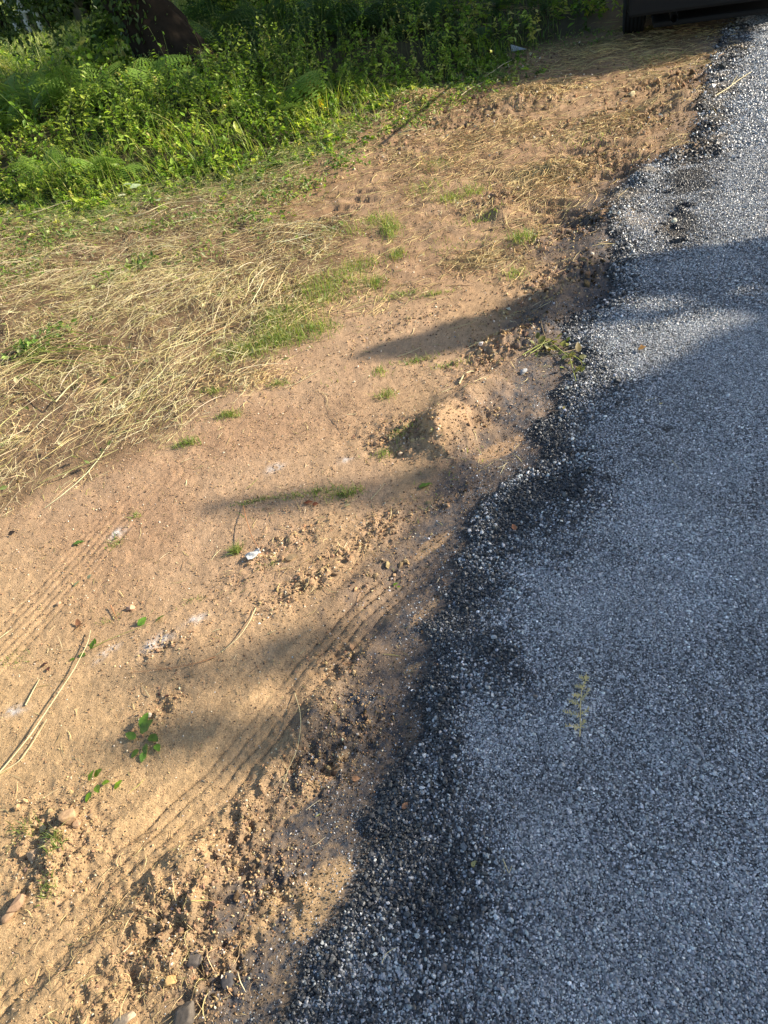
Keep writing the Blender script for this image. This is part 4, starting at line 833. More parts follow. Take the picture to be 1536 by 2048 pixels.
bm = bmesh.new(); prism(bm, [(-.78, 1.06), (-.50, 1.60), (-.3, 1.66), (1.5, 1.66), (1.9, 1.60), (2.75, 1.05)], -.84, .84, lambda z: .24 * max(0, z - 1.05)); bm_obj('cabin', bm, M_paint, car, bevel=.05, seg=3)
for (nm, q) in (('rear_window', [(-.66, -.755, 1.14), (.66, -.755, 1.14), (.58, -.55, 1.53), (-.58, -.55, 1.53)]), ('windscreen', [(.68, 2.66, 1.13), (-.68, 2.66, 1.13), (-.60, 1.98, 1.57), (.60, 1.98, 1.57)])):
    bm = bmesh.new(); vs = [bm.verts.new(v_) for v_ in q]; f = bm.faces.new(vs); ex = bmesh.ops.solidify(bm, geom=[f], thickness=.02); bm_obj(nm, bm, M_glass, car)
for sx in (-1, 1):
    bm = bmesh.new(); vs = [bm.verts.new(v_) for v_ in [(sx * .83, -.35, 1.13), (sx * .83, 2.4, 1.13), (sx * .72, 1.75, 1.55), (sx * .72, -.2, 1.55)]]; f = bm.faces.new(vs); bmesh.ops.solidify(bm, geom=[f], thickness=.03); bm_obj('side_window', bm, M_glass, car)
    bm = bmesh.new(); box(bm, sx * .72 - .14, sx * .72 + .14, -.935, -.80, .72, .95); bm_obj('tail_light', bm, M_red, car, bevel=.02)
    bm = bmesh.new(); box(bm, sx * .66 - .17, sx * .66 + .17, 3.62, 3.80, .66, .82); bm_obj('headlight', bm, M_glass, car, bevel=.03)
    bm = bmesh.new(); box(bm, sx * .99 - .07, sx * .99 + .07, 1.95, 2.1, 1.08, 1.22); bm_obj('wing_mirror', bm, M_plastic, car, bevel=.03)
    for yw in (0, 2.75):
        wh = bpy.data.objects.new('wheel', None); COL.objects.link(wh); wh.parent = car; wh.location = (sx * hwid, yw, .33)
        # tyre: turned profile about the axle (x)
        prof = [(-.115, .21), (-.125, .27), (-.118, .315), (-.10, .335)] + [(q, .335 if (k % 3) else .325) for k, q in enumerate(np.linspace(-.085, .085, 13))] + [(.10, .335), (.118, .315), (.125, .27), (.115, .21)]
        nseg = 40; pv = []; 
        for i in range(nseg):
            a = i / nseg * 2 * math.pi; pv += [(x_, r_ * math.cos(a), r_ * math.sin(a)) for x_, r_ in prof]
        K = len(prof); fc = [(i * K + j, i * K + (j + 1) % K, ((i + 1) % nseg) * K + (j + 1) % K, ((i + 1) % nseg) * K + j) for i in range(nseg) for j in range(K)]
        o = link('tyre', mesh_np('tyre', np.array(pv), np.array(fc), mat=M_rubber), None, wh)
        bm = bmesh.new(); bmesh.ops.create_cone(bm, cap_ends=True, segments=24, radius1=.07, radius2=.05, depth=.16, matrix=Matrix.Rotation(R(90), 4, 'Y'))
        for s5 in range(5):
            a = s5 * 2 * math.pi / 5; mt = Matrix.Rotation(a, 4, 'X') @ Matrix.Translation((sx * .06, 0, .13)); bmesh.ops.create_cube(bm, size=1, matrix=mt @ Matrix.Diagonal((.03, .05, .17, 1)))
        bmesh.ops.create_cone(bm, cap_ends=False, segments=32, radius1=.212, radius2=.212, depth=.20, matrix=Matrix.Rotation(R(90), 4, 'Y')); bm_obj('rim', bm, M_metal, wh)
bm = bmesh.new(); prism(bm, [(-.98, .30), (-1.0, .5), (-.97, .66), (-.84, .68), (-.82, .30)], -.88, .88); bm_obj('bumper', bm, M_plastic, car, bevel=.03)
bm = bmesh.new(); prism(bm, [(3.74, .28), (3.88, .34), (3.9, .6), (3.78, .64)], -.86, .86); bm_obj('bumper', bm, M_plastic, car, bevel=.03)
bm = bmesh.new(); box(bm, -.62, .62, -.8, 3.3, .15, .205); bm_obj('underbody', bm, M_plastic, car, bevel=.02)
bm = bmesh.new(); bmesh.ops.create_cone(bm, cap_ends=False, segments=20, radius1=.05, radius2=.05, depth=1.53, matrix=Matrix.Rotation(R(90), 4, 'Y')); bm_obj('axle', bm, M_plastic, car, (0, 0, .32))
vv, ff = tubes(np.array([[(-.42, .6, .24), (-.42, 0, .25), (-.42, -.6, .26), (-.42, -1.0, .25)]]), np.full((1, 4), .038), 14); link('exhaust_pipe', mesh_np('exhaust_pipe', vv, ff, True and None, mat=M_metal), None, car)
bm = bmesh.new(); box(bm, -.26, .26, -1.012, -.995, .44, .55); bm_obj('number_plate', bm, M_plate, car, bevel=.004)

# ------------------------------------------------------------------ small things on the verge and the road, each its own object
def stick(name, label, catg, pts, r, mat, lift=0.004, group=None, sides=6, taper=.5, branches=()):
    """pts: (px, py[, height above ground])"""
    G = []
    for q in pts:
        h_ = q[2] if len(q) > 2 else 0
        p = at(q[0], q[1], h_); z_ = z1(p[0], p[1]); p = at(q[0], q[1], z_ + h_); G.append((p[0], p[1], z_ + h_ + lift))
    G = np.array(G); o0 = G[0].copy(); k = len(G); t = np.linspace(0, 1, k); tt = np.linspace(0, 1, max(k * 6, 12))
    Cc = np.stack([np.interp(tt, t, G[:, i]) for i in range(3)], -1)
    for _ in range(4): Cc[1:-1] = (Cc[:-2] + Cc[1:-1] * 2 + Cc[2:]) / 4
    Cc[:, 2] = np.maximum(Cc[:, 2], zf(Cc[:, 0], Cc[:, 1]) + r * .7)
    rad = r * (1 - taper * tt) * (1 + .15 * np.sin(tt * 40)); vv, ff = tubes(Cc[None] - o0, rad[None], sides)
    P2, F2_ = [vv], [ff]; off = len(vv)
    for (t0, dpx, dpy, h_) in branches:
        i = int(t0 * (len(Cc) - 1)); s0 = Cc[i]; px_, py_ = topx(s0[:1], s0[1:2], s0[2]); q = at(px_[0] + dpx, py_[0] + dpy, h_); zq = max(z1(q[0], q[1]), 0) + h_
        L_ = np.stack([s0 + (np.array([q[0], q[1], zq]) - s0) * u for u in np.linspace(0, 1, 5)]); L_[2, 2] += .004
        v2, f2 = tubes(L_[None] - o0, (r * .6 * np.linspace(1, .4, 5))[None], 5)
        P2.append(v2); F2_.append(f2 + off); off += len(v2)
    o = link(name, mesh_np(name, np.concatenate(P2), np.concatenate(F2_), smooth=True, mat=mat), None, None, tuple(o0)); return tag(o, label, catg, group)
M_redtwig = basic('red_stem', (0.42, 0.2, 0.09), .6, var=.3)
stick('long_stalk', 'long pale stalk running from the left edge of the photo up over the bare sand', 'stalk', [(-60, 1600), (0, 1548, .004), (60, 1475, .01), (110, 1400, .012), (150, 1340, .014), (178, 1285, .012), (182, 1262, .008)], .0022, M_pale)
stick('forked_stalk', 'thinner stalk lying along the underside of the long pale stalk', 'stalk', [(-10, 1555), (40, 1525, .003), (65, 1490, .005), (95, 1440, .004)], .0018, M_pale)
stick('short_stalk', 'short straight pale stalk left of the long pale stalk', 'stalk', [(52, 1412), (66, 1385, .003), (80, 1360)], .0022, M_pale)
stick('arched_stem', 'reddish stem arching up from the sand beside the small round grass tuft', 'stem', [(487, 1012), (493, 1040, .022), (505, 1078, .03), (520, 1102, .018), (534, 1122)], .0015, M_redtwig)
stick('curved_stem', 'curved pale stem bending down towards the tyre track, above the thin flat stems', 'stem', [(512, 1218, .002), (500, 1245, .008), (480, 1275, .01), (455, 1297, .008), (432, 1312)], .0017, M_pale)
stick('flat_stem', 'thin dark stem lying flat below the grey powder patch', 'stem', [(432, 1315), (395, 1328, .003), (350, 1337, .003), (300, 1343, .002), (262, 1346)], .0013, M_redtwig, branches=((.6, -50, -14, .002),))
stick('thin_stem', 'thin wiry stem with a forked foot beside the dark stained soil', 'stem', [(590, 1388), (600, 1420, .012), (603, 1450, .014), (596, 1500, .012), (575, 1545, .006), (566, 1580)], .0010, M_pale, branches=((.8, -16, -34, .004), (.85, -25, 25, .002)))
stick('road_twig', 'pale forked twig lying on the chippings at the top of the road', 'twig', [(1432, 192), (1455, 178, .01), (1478, 160, .012), (1502, 145, .01)], .0048, M_pale, branches=((.45, 12, -16, .01),))
stick('fallen_twig', 'upper of the two long pale stems lying over the brush at the shaded edge', 'stem', [(962, 158), (985, 145, .02), (1005, 130, .03), (1024, 121, .03)], .006, M_pale)
stick('fallen_twig', 'lower of the two long pale stems, half over bare soil at the shaded edge', 'stem', [(922, 192), (940, 178, .02), (960, 168, .02), (985, 158, .03)], .0055, M_pale)
stick('fallen_twig', 'pale cut stem lying at the foot of the sunlit brush by the bare soil', 'stem', [(796, 268), (830, 262, .01), (860, 256, .01), (878, 248, .02)], .005, M_pale)
stick('fallen_twig', 'pale stem lying across the shadowed edge of the leafy bank at the left', 'stem', [(5, 440), (60, 430, .03), (110, 412, .05), (150, 398, .05)], .005, M_pale)
stick('fallen_twig', 'long thin pale stem leaning out of the straw under the white cut leaves', 'stem', [(220, 445), (290, 428, .03), (330, 408, .03), (380, 403, .02), (450, 403, .01)], .004, M_pale)
stick('upright_stake', 'thin yellow green stalk standing upright in the shaded brush', 'stalk', [(984, 104, 0), (983, 104, .16), (981, 104, .30), (978, 104, .44)], .014, M_greenstalk, taper=.3)
stick('straw_stalk', 'thin straight straw lying across the bare sand below the grass patches', 'stalk', [(570, 778), (600, 765, .003), (640, 742, .004)], .0018, M_pale)
stick('short_twig', 'short reddish brown twig standing in the sand next to the orange stone', 'twig', [(222, 1212, .004), (228, 1225, .003), (234, 1238)], .002, M_redtwig)
stick('straw_stalk', 'straw bent over the shadow tip in the middle of the sand', 'stalk', [(795, 715), (815, 708, .004), (842, 696, .006)], .0018, M_pale, branches=((.6, 18, 6, .002),))
stick('straw_stalk', 'pale straw lying in the dry tuft right of the red brown leaf', 'stalk', [(742, 1000), (756, 985, .004), (770, 968, .006)], .0013, M_pale)
stick('bent_leaf_stalk', 'pale bent leaf blade lying beside the sandy mound', 'stalk', [(918, 770), (928, 750, .012), (940, 744, .012), (948, 744, .004)], .0038, M_pale)
for i, (a, b_, lab) in enumerate([((300, 1395), (285, 1372), 'tiny straw on the shaded sand right of the green leaf clump'), ((535, 1270), (552, 1262), 'tiny pale straw beside the tyre track, below the curved stem'), ((600, 1310), (612, 1300), 'tiny splinter in the middle of the tyre track')]):
    stick('straw_bit', lab, 'straw', [a, ((a[0] + b_[0]) / 2, (a[1] + b_[1]) / 2, .003), b_], .0012, M_pale)

# bunch of cut green stalks lying in the straw
gs = thing('cut_stalk_bunch', 'bunch of cut green stalks laid flat together in the straw at the left', 'stalks', tuple(gp(170, 705)))
for k in range(26):
    x0 = random.uniform(20, 130); y0 = 735 - 0.28 * (x0 - 20) * random.uniform(.4, 1) + random.uniform(-18, 22); x1 = x0 + random.uniform(90, 170); y1 = y0 - random.uniform(-12, 26)
    G = []
    for u in np.linspace(0, 1, 6):
        p = at(x0 + (x1 - x0) * u, y0 + (y1 - y0) * u - 8 * math.sin(u * 3.1)); G.append((p[0], p[1], z1(p[0], p[1]) + .03 + .025 * math.sin(u * 3) * random.random()))
    G = np.array(G) - np.array(gs.location); vv, ff = tubes(G[None], np.linspace(.0032, .0018, 6)[None], 5); link('stalk', mesh_np('stalk', vv, ff, smooth=True, mat=M_greenstalk if k % 3 else M_twig), None, gs)
stick('cut_stalk', 'single thick green stalk lying below the bunch of cut stalks', 'stalk', [(40, 750, .03), (75, 772, .035), (112, 805, .03)], .0036, M_greenstalk)
stick('cut_stalk', 'straw coloured stalk crossing the end of the thick green stalk', 'stalk', [(112, 805, .03), (135, 778, .04), (165, 752, .03)], .0034, M_pale)
stick('cut_stalk', 'straw yellow flattened stalk standing out pale in the long straw', 'stalk', [(245, 610, .04), (270, 592, .05), (310, 578, .04)], .0045, M_pale)

# leaves on the ground
def leafpiece(name, label, catg, spots, col, group=None, base=None):
    """spots: (px, py, length m, yaw, tilt, lift)"""
    p0 = gp(*(base or spots[0][:2])); vs = []
    for (px, py, L, yaw, tilt, lift) in spots:
        p = gp(px, py); p.z += lift
        vs.append((p, L, yaw, tilt))
    n_ = len(vs); loc = np.array([tuple(q[0] - p0) for q in vs]); Mx = eul(n_, tilt=np.array([q[3] for q in vs]), yaw=np.array([q[2] for q in vs]), roll=rng.normal(0, .25, n_)) * np.array([q[1] for q in vs])[:, None, None]
    # finer leaf: subdivided outline with a folded midrib and a wavy rim
    k = 9; t = np.linspace(0, 1, k); wd = .30 * np.sin(np.pi * t ** .8) ** .8 + .004; TV = []; TF = []
    for i in range(k):
        for q in (-1, -.5, 0, .5, 1): TV.append((t[i], wd[i] * q * (1 + .08 * math.sin(i * 2.2)), .10 * abs(q) * wd[i] * 2 + .02 * math.sin(i * 1.7 + q * 2) - .12 * t[i] ** 2))
    for i in range(k - 1):
        for j in range(4): TF.append((i * 5 + j, i * 5 + j + 1, (i + 1) * 5 + j + 1, (i + 1) * 5 + j))
    V_, F_, C_ = scatter(np.array(TV), np.array(TF), loc, Mx, varcol(n_, col, .15))
    return tag(link(name, mesh_np(name, V_, F_, C_, smooth=True, mat=M_leaf), None, None, tuple(p0)), label, catg, group)
LG = (0.15, 0.26, 0.045)
leafpiece('green_leaf', 'fresh green leaf on the sand, left one of the two on the thin stem', 'leaf', [(277, 1253, .036, R(35), -.35, .004)], LG)
leafpiece('green_leaf', 'fresh green leaf right of the folded one, tip of the thin stem', 'leaf', [(312, 1246, .034, R(30), -.3, .005)], LG)
stick('leaf_stem', 'thin green stem running from the dark leaf up to the two green leaves', 'stem', [(180, 1300), (215, 1282, .003), (255, 1266, .004), (300, 1250, .005)], .0012, M_greenstalk)
leafpiece('green_leaves', 'dark green curled leaves where the long pale stalk ends', 'leaves', [(183, 1300, .030, R(70), -.5, .004), (172, 1308, .022, R(200), -.1, .003), (150, 1318, .018, R(190), 0, .003), (192, 1290, .02, R(100), -.6, .004)], (0.12, 0.22, 0.03))
leafpiece('leafy_sprig', 'fresh green leafy sprig on the shaded sand by the tyre track', 'sprig', [(283, 1470, .050, R(25), -.55, .010), (285, 1462, .045, R(60), -.4, .014), (300, 1475, .040, R(-40), -.25, .008), (292, 1490, .035, R(-80), -.1, .006), (275, 1480, .035, R(150), -.3, .010), (312, 1490, .03, R(-60), -.2, .004), (290, 1505, .03, R(-100), 0, .004), (278, 1500, .028, R(-130), 0, .004)], LG)
leafpiece('leafy_sprig', 'fresh green sprig among the soil crumbs above the brown stone', 'sprig', [(180, 1565, .028, R(60), -.5, .008), (192, 1558, .030, R(20), -.6, .012), (195, 1575, .030, R(-60), -.3, .010), (183, 1585, .028, R(-110), 0, .004), (230, 1580, .028, R(40), -.4, .004), (205, 1570, .024, R(0), -.3, .006)], (0.20, 0.34, 0.03))
leafpiece('green_leaf', 'small green leaf lying alone on the bare sand near the faint tracks', 'leaf', [(146, 1090, .042, R(10), -.1, .003)], (0.14, 0.24, 0.05))
leafpiece('pale_leaf', 'pale grey green leaf next to the faint tracks on the sand', 'leaf', [(148, 1175, .030, R(60), -.1, .003), (176, 1160, .02, R(30), -.5, .006)], (0.36, 0.42, 0.28))
leafpiece('green_leaf', 'pale green leaf lying on the dark soil next to the stained edge', 'leaf', [(838, 978, .050, R(15), -.1, .006)], (0.17, 0.26, 0.06))
leafpiece('green_leaf', 'tiny bright green leaf on the dusty soil at the end of the tyre track', 'leaf', [(786, 1172, .018, R(10), -.3, .003), (794, 1174, .014, R(-40), -.3, .003)], (0.25, 0.36, 0.05))
leafpiece('dry_leaf', 'curled dry orange brown leaf lying on the sunlit chippings', 'leaf', [(1276, 705, .035, R(10), -.3, .012), (1285, 703, .028, R(80), -.3, .012)], (0.40, 0.22, 0.09))
leafpiece('dry_leaf', 'dry reddish leaf on the black chippings near the middle of the edge', 'leaf', [(1031, 1064, .026, R(95), -.3, .008)], (0.42, 0.17, 0.09))
leafpiece('dry_leaf', 'dry tan leaf on the dark film at the lower edge of the chippings', 'leaf', [(805, 1620, .020, R(35), -.2, .006)], (0.42, 0.25, 0.13))
leafpiece('dry_leaf', 'small orange pointed leaf on the dark stained soil', 'leaf', [(704, 1560, .022, R(-10), -.2, .005)], (0.52, 0.29, 0.15))
leafpiece('dry_leaf', 'pale orange shred stuck upright in the soil under the stained ridge', 'leaf', [(670, 1424, .022, R(70), -.7, .005)], (0.55, 0.36, 0.2))
leafpiece('dry_leaf', 'red brown curled leaf lying below the shaded grass patch', 'leaf', [(608, 1008, .035, R(-10), -.2, .004), (625, 1010, .024, R(-20), -.3, .003)], (0.28, 0.11, 0.06))
leafpiece('dry_leaf', 'pale tan leaf under the right end of the shaded grass patch', 'leaf', [(690, 1015, .022, R(10), -.2, .006)], (0.6, 0.5, 0.3))
leafpiece('dry_leaf', 'broad tan leaf lying flat among dry stems below the foil', 'leaf', [(572, 1122, .042, R(15), -.1, .006)], (0.42, 0.32, 0.18))
leafpiece('dry_leaf', 'small purple brown leaf pieces on the sand under the long pale stalk', 'leaf', [(82, 1334, .026, R(10), -.3, .003), (96, 1336, .02, R(-60), -.3, .003)], (0.12, 0.05, 0.04))
leafpiece('dry_leaf', 'dark purple scrap of leaf above the green leafy sprig', 'leaf', [(316, 1391, .022, R(0), -.1, .003), (330, 1393, .016, R(-20), -.3, .003)], (0.12, 0.06, 0.05))
leafpiece('dry_leaf', 'brown crumpled leaf in the hollow below the orange stone', 'leaf', [(150, 1262, .034, R(30), -.4, .004), (160, 1255, .03, R(110), -.5, .004)], (0.28, 0.16, 0.09))
leafpiece('dry_leaf', 'dark shrivelled leaf on the sand at the lower edge of the straw', 'leaf', [(18, 1072, .032, R(0), -.4, .006)], (0.09, 0.06, 0.05))
leafpiece('yellow_bit', 'tiny yellow leaf on the chippings below the leafy weed', 'leaf', [(1128, 822, .018, R(70), -.3, .008)], (0.6, 0.45, 0.16))
leafpiece('yellow_bit', 'tiny yellow fleck on the open chippings right of the mound', 'leaf', [(1318, 812, .014, R(0), -.3, .008)], (0.6, 0.42, 0.2))
leafpiece('yellow_bit', 'tan scrap on the chippings near the foot of the photo', 'leaf', [(943, 1735, .016, R(30), -.4, .006), (950, 1737, .012, R(120), -.3, .006)], (0.6, 0.46, 0.22))
leafpiece('white_leaf', 'pale papery leaf caught in the straw above the bare sand', 'leaf', [(236, 828, .055, R(-10), -.15, .03)], (0.66, 0.62, 0.42))
leafpiece('cut_white_leaves', 'cluster of pale upturned cut leaves at the edge of the leafy bank', 'leaves', [(252, 392, .085, R(-20), -.2, .08), (268, 398, .09, R(20), -.1, .08), (278, 388, .07, R(-40), -.3, .09), (320, 412, .07, R(-70), -.2, .05), (258, 405, .07, R(200), -.2, .06)], (0.62, 0.68, 0.45))
leafpiece('bright_leaves', 'three broad bright green leaves at the left end of the straw', 'leaves', [(10, 468, .08, R(100), -.5, .06), (22, 462, .08, R(30), -.4, .07), (5, 478, .06, R(200), -.3, .05)], (0.22, 0.36, 0.05))
# leafy weed lying on the edge of the chippings
wd_ = thing('wilted_weed', 'wilted green weed with leaves lying across the edge of the chippings', 'weed', tuple(gp(1105, 700)))
wp = np.array(wd_.location)
for pts in ([(1045, 715), (1075, 700), (1105, 690), (1130, 700)], [(1085, 685), (1110, 700), (1140, 725), (1152, 768)], [(1060, 712), (1080, 703), (1090, 690)], [(1130, 710), (1155, 725), (1170, 738)]):
    G = np.array([tuple(gp(a, b_, .012 + .010 * math.sin(i))) for i, (a, b_) in enumerate(pts)]) - wp; vv, ff = tubes(G[None], np.linspace(.0026, .0013, len(G))[None], 5); link('stem', mesh_np('stem', vv, ff, smooth=True, mat=M_greenstalk), None, wd_)
for i in range(34):
    px, py = random.choice([(1078, 690), (1090, 700), (1110, 688), (1128, 695), (1118, 712), (1140, 720), (1150, 715), (1135, 738), (1155, 745), (1166, 732), (1060, 712), (1100, 708), (1132, 690)]); px += random.uniform(-8, 8); py += random.uniform(-6, 6)
    o = leafpiece('leaf', None, None, [(px, py, random.uniform(.022, .046), random.uniform(0, 6.3), random.uniform(-.9, .2), .014)], random.choice([(0.19, 0.19, 0.06), (0.13, 0.14, 0.05), (0.34, 0.29, 0.11), (0.26, 0.27, 0.08)]))
    o.parent = wd_; o.location = o.location - wd_.location
# round grass tuft beside the foil
tf = thing('grass_tuft', 'small round tuft of green grass standing alone beside the foil', 'grass tuft', tuple(gp(474, 1103)))
vv, ff, cc = tuftblades(tf.location.x, tf.location.y, .010, .008, 150, .042, w=.0012, lean=.6); link('blades', mesh_np('blades', vv - np.array(tf.location), ff, cc, mat=M_leaf), None, tf)
# dried fern sprig on the chippings
df = thing('dried_fern', 'dried yellow fern sprig lying flat on the grey chippings', 'fern', tuple(gp(1160, 1440)))
M_dry = basic('dried_fern', (0.60, 0.49, 0.21), .7, var=.35, scale=60)
stemp = [(1159, 1480), (1160, 1458), (1160, 1435), (1161, 1410), (1163, 1388), (1170, 1370), (1172, 1352)]
G = np.array([tuple(gp(a, b_, .016 + .003 * (i % 2))) for i, (a, b_) in enumerate(stemp)]) - np.array(df.location)
vv, ff = tubes(G[None], np.linspace(.0015, .0007, len(G))[None], 5); link('stem', mesh_np('stem', vv, ff, smooth=True, mat=M_dry), None, df)
for (t_, sd_, ln) in [(.12, -1, .9), (.14, 1, .55), (.30, -1, 1.1), (.32, 1, .8), (.44, -1, .85), (.5, 1, 1.0), (.58, -1, .55), (.66, 1, .7), (.72, -1, .5), (.84, 1, .3), (.86, -1, .4)]:
    i = t_ * (len(G) - 1); ln *= 1.15; c = np.array([np.interp(i, range(len(G)), G[:, a]) for a in range(3)]); d = np.array([sd_ * .85, .5 + .1 * sd_, .06]); d /= np.linalg.norm(d); ln *= .034
    V, Fc = [], []; o = 0; pr_ = np.array([-d[1], d[0], 0])
    d = d + np.array([random.uniform(-.3, .3), random.uniform(-.3, .3), random.uniform(-.05, .25)]); d /= np.linalg.norm(d); L_ = np.stack([c + d * ln * u for u in np.linspace(0, 1, 4)]); v0, f0 = tubes(L_[None], np.full((1, 4), .0005), 4); V += list(v0); Fc += [tuple(q) for q in f0]; o = len(V)
    for j in range(8):
        q = c + d * ln * (j + .6) / 8
        for s2 in (-1, 1):
            if random.random() < .12: continue
            l_ = .0105 * (1 - .07 * j) * random.uniform(.7, 1.1); w_ = .0015; tip = q + pr_ * s2 * l_ * random.uniform(.5, 1) + d * l_ * random.uniform(.1, .9) + np.array([0, 0, random.uniform(-.004, .006)])
            V += [q - d * w_, q + d * w_, tip + d * w_ * .6, tip - d * w_ * .6]; Fc.append((o, o + 1, o + 2, o + 3)); o += 4
    link('leaflet_row', mesh_np('leaflet_row', np.array(V), np.array(Fc), mat=M_dry), None, df)
stick('straw_scrap', 'bent yellow straw scrap on the chippings near the foot of the photo', 'straw', [(1006, 1722, .006), (1012, 1735, .008), (1018, 1752, .006), (1024, 1735, .008)], .0011, M_pale, lift=.01, branches=((.3, -2, 30, .008),))
stick('straw_scrap', 'small curled straw on the black chippings at the lower edge', 'straw', [(765, 1930, .008), (772, 1912, .010), (785, 1902, .010), (797, 1898, .01)], .0009, M_pale, lift=.01)
stick('straw_scrap', 'thin grass seed straw on the upper shaded chippings', 'straw', [(1290, 806, .008), (1300, 803, .010), (1314, 799, .008)], .0012, M_pale, lift=.01)
stick('straw_scrap', 'thin straw lying on the road right of the black edge', 'straw', [(1343, 925, .008), (1350, 933, .010), (1357, 942, .008)], .0011, M_pale, lift=.01)

# stones and clods
def rock(name, label, px, py, sx_, sy_, sz_, col, rz=0, mat=None, catg='stone', group=None, sink=.25, seed=0, ang=.25):
    r = np.random.default_rng(seed + int(px)); bm = bmesh.new(); bmesh.ops.create_icosphere(bm, subdivisions=4, radius=1)
    co = np.array([v_.co for v_ in bm.verts])
    for _ in range(11):                      # cut facets
        nrm = r.normal(0, 1, 3); nrm /= np.linalg.norm(nrm); dd = co @ nrm; lim = r.uniform(.55, .85); m_ = dd > lim; co[m_] -= (dd[m_] - lim)[:, None] * nrm * .9
    co *= (1 + .08 * (vn(co[:, 0] * 3 + px, co[:, 1] * 3 + co[:, 2] * 2, 1.7, seed) - .5) + .05 * (vn(co[:, 0] * 9 + co[:, 2] * 7, co[:, 1] * 9, 1.7, seed + 3) - .5))[:, None]
    for v_, c in zip(bm.verts, co): v_.co = Vector(c)
    me = bpy.data.meshes.new(name); bm.to_mesh(me); bm.free()
    for p_ in me.polygons: p_.use_smooth = True
    for v_ in me.vertices: v_.co = Vector((v_.co.x * sx_, v_.co.y * sy_, v_.co.z * sz_))
    a = me.color_attributes.new('col', 'FLOAT_COLOR', 'POINT'); a.data.foreach_set('color', np.tile((*col, 1), len(me.vertices)).astype(np.float32))
    p = gp(px, py); o = link(name, me, mat or M_stone, None, (p.x, p.y, p.z + sz_ * (1 - 2 * sink))); o.rotation_euler = (r.uniform(-.3, .3), r.uniform(-.3, .3), rz); return tag(o, label, catg, group)
BR = (0.42, 0.27, 0.15)
rock('stone', 'largest brown stone, among soil crumbs at the lower left', 140, 1636, .026, .022, .022, BR, R(50))
rock('stone', 'small brown stone touching the lower right side of the largest stone', 156, 1650, .012, .012, .010, (0.38, .24, .14))
rock('stone', 'brown stone beside the grass below the largest stone', 106, 1688, .021, .014, .012, BR, R(30))
rock('stone', 'flat tan stone lowest in the row of stones at the lower left', 70, 1712, .018, .018, .012, (0.45, .31, .19), R(20))
rock('clod', 'long soil clod at the left edge low down', 38, 1806, .030, .014, .014, (0.33, .21, .13), R(60), catg='clod', mat=M_stone)
rock('clod', 'soil clod at the left edge under the long one', 20, 1832, .020, .014, .012, (0.34, .22, .13), R(40), catg='clod')
rock('stone', 'orange faced stone on the flat sand above the two green leaves', 262, 1218, .017, .012, .012, (0.50, .30, .19), R(10))
rock('clod', 'bright orange yellow clod at the foot of the photo beside the black stones', 342, 1962, .016, .015, .010, (0.50, .31, .13), R(20), catg='clod')
rock('stone', 'dark tarred stone half buried right of the soil ridge near the foot of the photo', 392, 1920, .020, .026, .012, (0.10, .085, .075), R(70))
rock('stone', 'dark grey brown stone at the bottom edge of the photo', 372, 2030, .026, .026, .016, (0.12, .10, .08), R(70))
rock('stone', 'dark stone beside the black chippings above the bottom edge', 458, 1962, .018, .018, .012, (0.07, .065, .065), R(10))
rock('stone', 'pale brown flat stone at the bottom edge of the photo', 250, 2042, .028, .012, .010, (0.5, .37, .24), R(10))
rock('stone', 'small white pebble on the sand above the bright green sprig', 300, 1432, .009, .008, .008, (0.62, .50, .38), 0)
rock('stone', 'grey pebble lying at the end of the wilted weed', 1046, 746, .020, .016, .013, (0.34, .34, .34), R(30))
rock('stone', 'small white stone on the shadow edge left of the ridge', 962, 690, .013, .011, .012, (0.7, .62, .55), R(30))
rock('stone', 'pale pebble near the grass left of the mound', 801, 910, .010, .009, .009, (0.62, .45, .3), R(30))
rock('stone', 'pale yellow stone on the sunny soil near the top of the verge', 1264, 192, .042, .028, .018, (0.66, .54, .3), R(30))
rock('stone', 'cream stone on the chippings among the dark tar lumps', 1348, 443, .020, .015, .010, (0.66, .62, .45), R(30))
rock('stone', 'white pebble on the open chippings right of the dried fern', 1158, 1578, .0055, .005, .005, (0.85, .85, .83), 0)
rock('stone', 'orange clay lump on the flat sand at the dark hollow', 118, 1208, .010, .008, .007, (0.5, .33, .2), 0)
TL = 'black lump of tar bound chippings lying on the sunlit road'
for i, (px, py, s_) in enumerate([(1425, 296, .06), (1408, 305, .05), (1436, 305, .06), (1362, 420, .05), (1355, 455, .05), (1346, 430, .04), (1228, 467, .05), (1358, 482, .055), (1368, 370, .05), (1338, 382, .04), (1315, 465, .03), (1400, 270, .04), (1328, 448, .03), (1375, 410, .05)]):
    p = gp(px, py); n_ = 60; a = np.clip(rng.normal(0, 1, (n_, 3)), -1.8, 1.8) * np.array([s_ * .40, s_ * .22, 0]); a[:, 2] = s_ * .22 * np.exp(-((a[:, 0] / s_ / .5) ** 2 + (a[:, 1] / s_ / .25) ** 2)) * rng.random(n_)
    V_, F_, C_ = scatter(CHIPS, IF, a, eul(n_) * (s_ * .19 * rng.uniform(.6, 1.3, n_))[:, None, None], varcol(n_, (0.016, .016, .019), .4))
    o = link('tar_lump', mesh_np('tar_lump', V_, F_, C_, mat=M_chip), None, None, tuple(p)); o.rotation_euler = (0, 0, R(25 * i)); tag(o, TL, 'tar lump', 'lumps of black tar on the road')

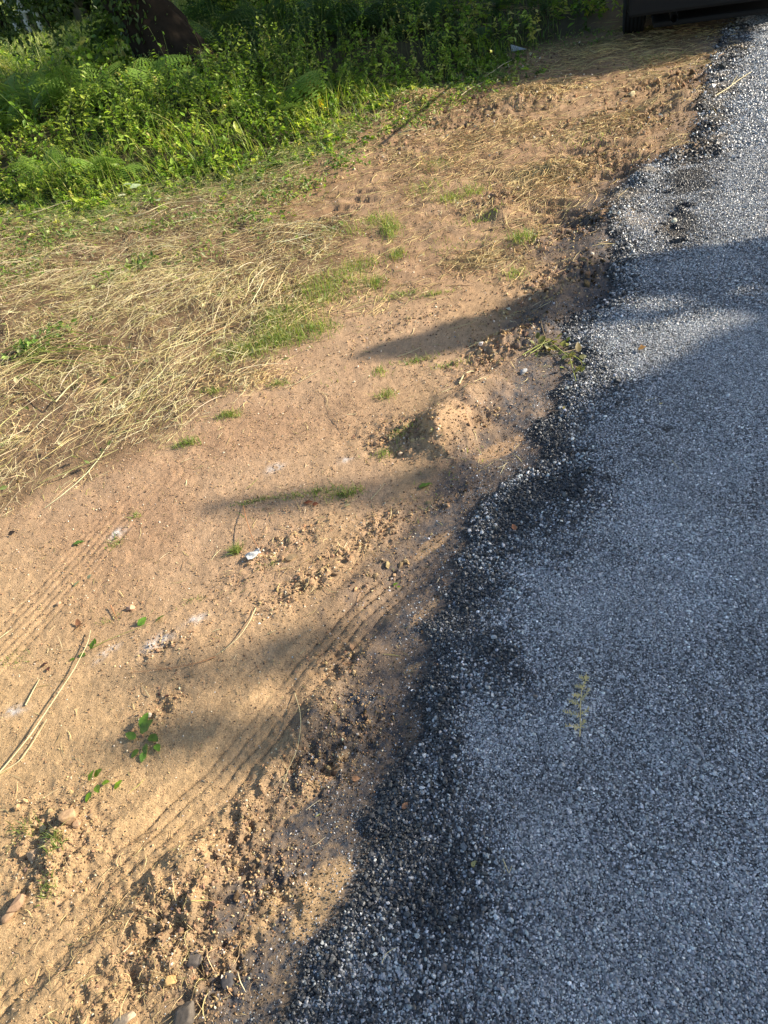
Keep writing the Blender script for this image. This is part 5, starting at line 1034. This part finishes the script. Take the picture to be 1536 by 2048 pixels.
# crumpled foil / silvery leaf
p = gp(508, 1113); k = 16; V = []; Fq = []
for i in range(k):
    for j in range(k):
        u, v_ = i / (k - 1) * 2 - 1, j / (k - 1) * 2 - 1; sh = 1 - .25 * abs(u) ** 2
        x_ = u * .026; y_ = v_ * .013 * sh * (1.1 - .3 * u) ; V.append((x_ * .9 - y_ * .4, x_ * .45 + y_, .010 + .008 * (1 - v_ * v_) + .003 * math.sin(i * .7 + j * .4) + .0015 * math.sin(j * 1.3 + i * 1.1)))
for i in range(k - 1):
    for j in range(k - 1): Fq.append((i * k + j, (i + 1) * k + j, (i + 1) * k + j + 1, i * k + j + 1))
M_foil = basic('foil', (0.50, 0.50, 0.47), .7, var=.3, scale=90, bump=.5)
o = link('crumpled_paper', mesh_np('crumpled_paper', np.array(V), np.array(Fq), smooth=True, mat=M_foil), None, None, tuple(p)); tag(o, 'crumpled silvery white scrap lying on the sand beside the grass tuft', 'litter')
md = o.modifiers.new('s', 'SOLIDIFY'); md.thickness = .0008
# folded white litter by the shaded brush
p = gp(1036, 104); bm = bmesh.new(); vs = [bm.verts.new(q) for q in [(-.075, -.03, .02), (-.07, .03, .075), (.09, -.02, .012), (-.01, -.04, .02), (.02, .02, .04)]]
bm.faces.new((vs[0], vs[3], vs[4], vs[1])); bm.faces.new((vs[3], vs[2], vs[4])); bmesh.ops.solidify(bm, geom=bm.faces[:], thickness=.004)
o = bm_obj('paper_litter', bm, basic('white_card', (0.7, 0.74, 0.78), .5, var=.1), None, tuple(p)); tag(o, 'folded white card litter lying at the edge of the shaded brush', 'litter')
# small red flower in the shade
p = gp(1047, 38); fl_ = thing('poppy', 'tiny red poppy flower in the shaded brush', 'flower', tuple(p))
vv, ff = tubes(np.array([[(0, 0, -.02), (.01, 0, .1), (0, 0, .22)]]), np.full((1, 3), .003), 5); link('stem', mesh_np('stem', vv, ff, mat=M_greenstalk), None, fl_)
for a in range(4):
    V_, F_, C_ = scatter(LV * np.array([1, 2, 1]), LF, np.array([[0, 0, .22]]), eul(1, tilt=np.array([-.5]), yaw=np.array([a * 1.57]), roll=np.array([0.])) * .045, np.array([[.55, .04, .02]])); link('petal', mesh_np('petal', V_, F_, C_, mat=M_leaf), None, fl_)
# yellow weed
p = gp(652, 240); yw = thing('yellow_flower_spike', 'small yellow flowering spike at the sunny edge of the brush', 'flower', tuple(p))
vv, ff = tubes(np.array([[(0, 0, -.02), (-.01, .01, .08), (-.03, .02, .18)]]), np.full((1, 3), .003), 5); link('stem', mesh_np('stem', vv, ff, mat=M_greenstalk), None, yw)
n_ = 40; t_ = rng.random(n_); V_, F_, C_ = scatter(LV, LF, np.stack([-.03 * t_ + rng.normal(0, .01, n_), .02 * t_ + rng.normal(0, .01, n_), .05 + .13 * t_], -1), eul(n_) * .025, varcol(n_, (.62, .5, .05))); link('blossom', mesh_np('blossom', V_, F_, C_, mat=M_leaf), None, yw)
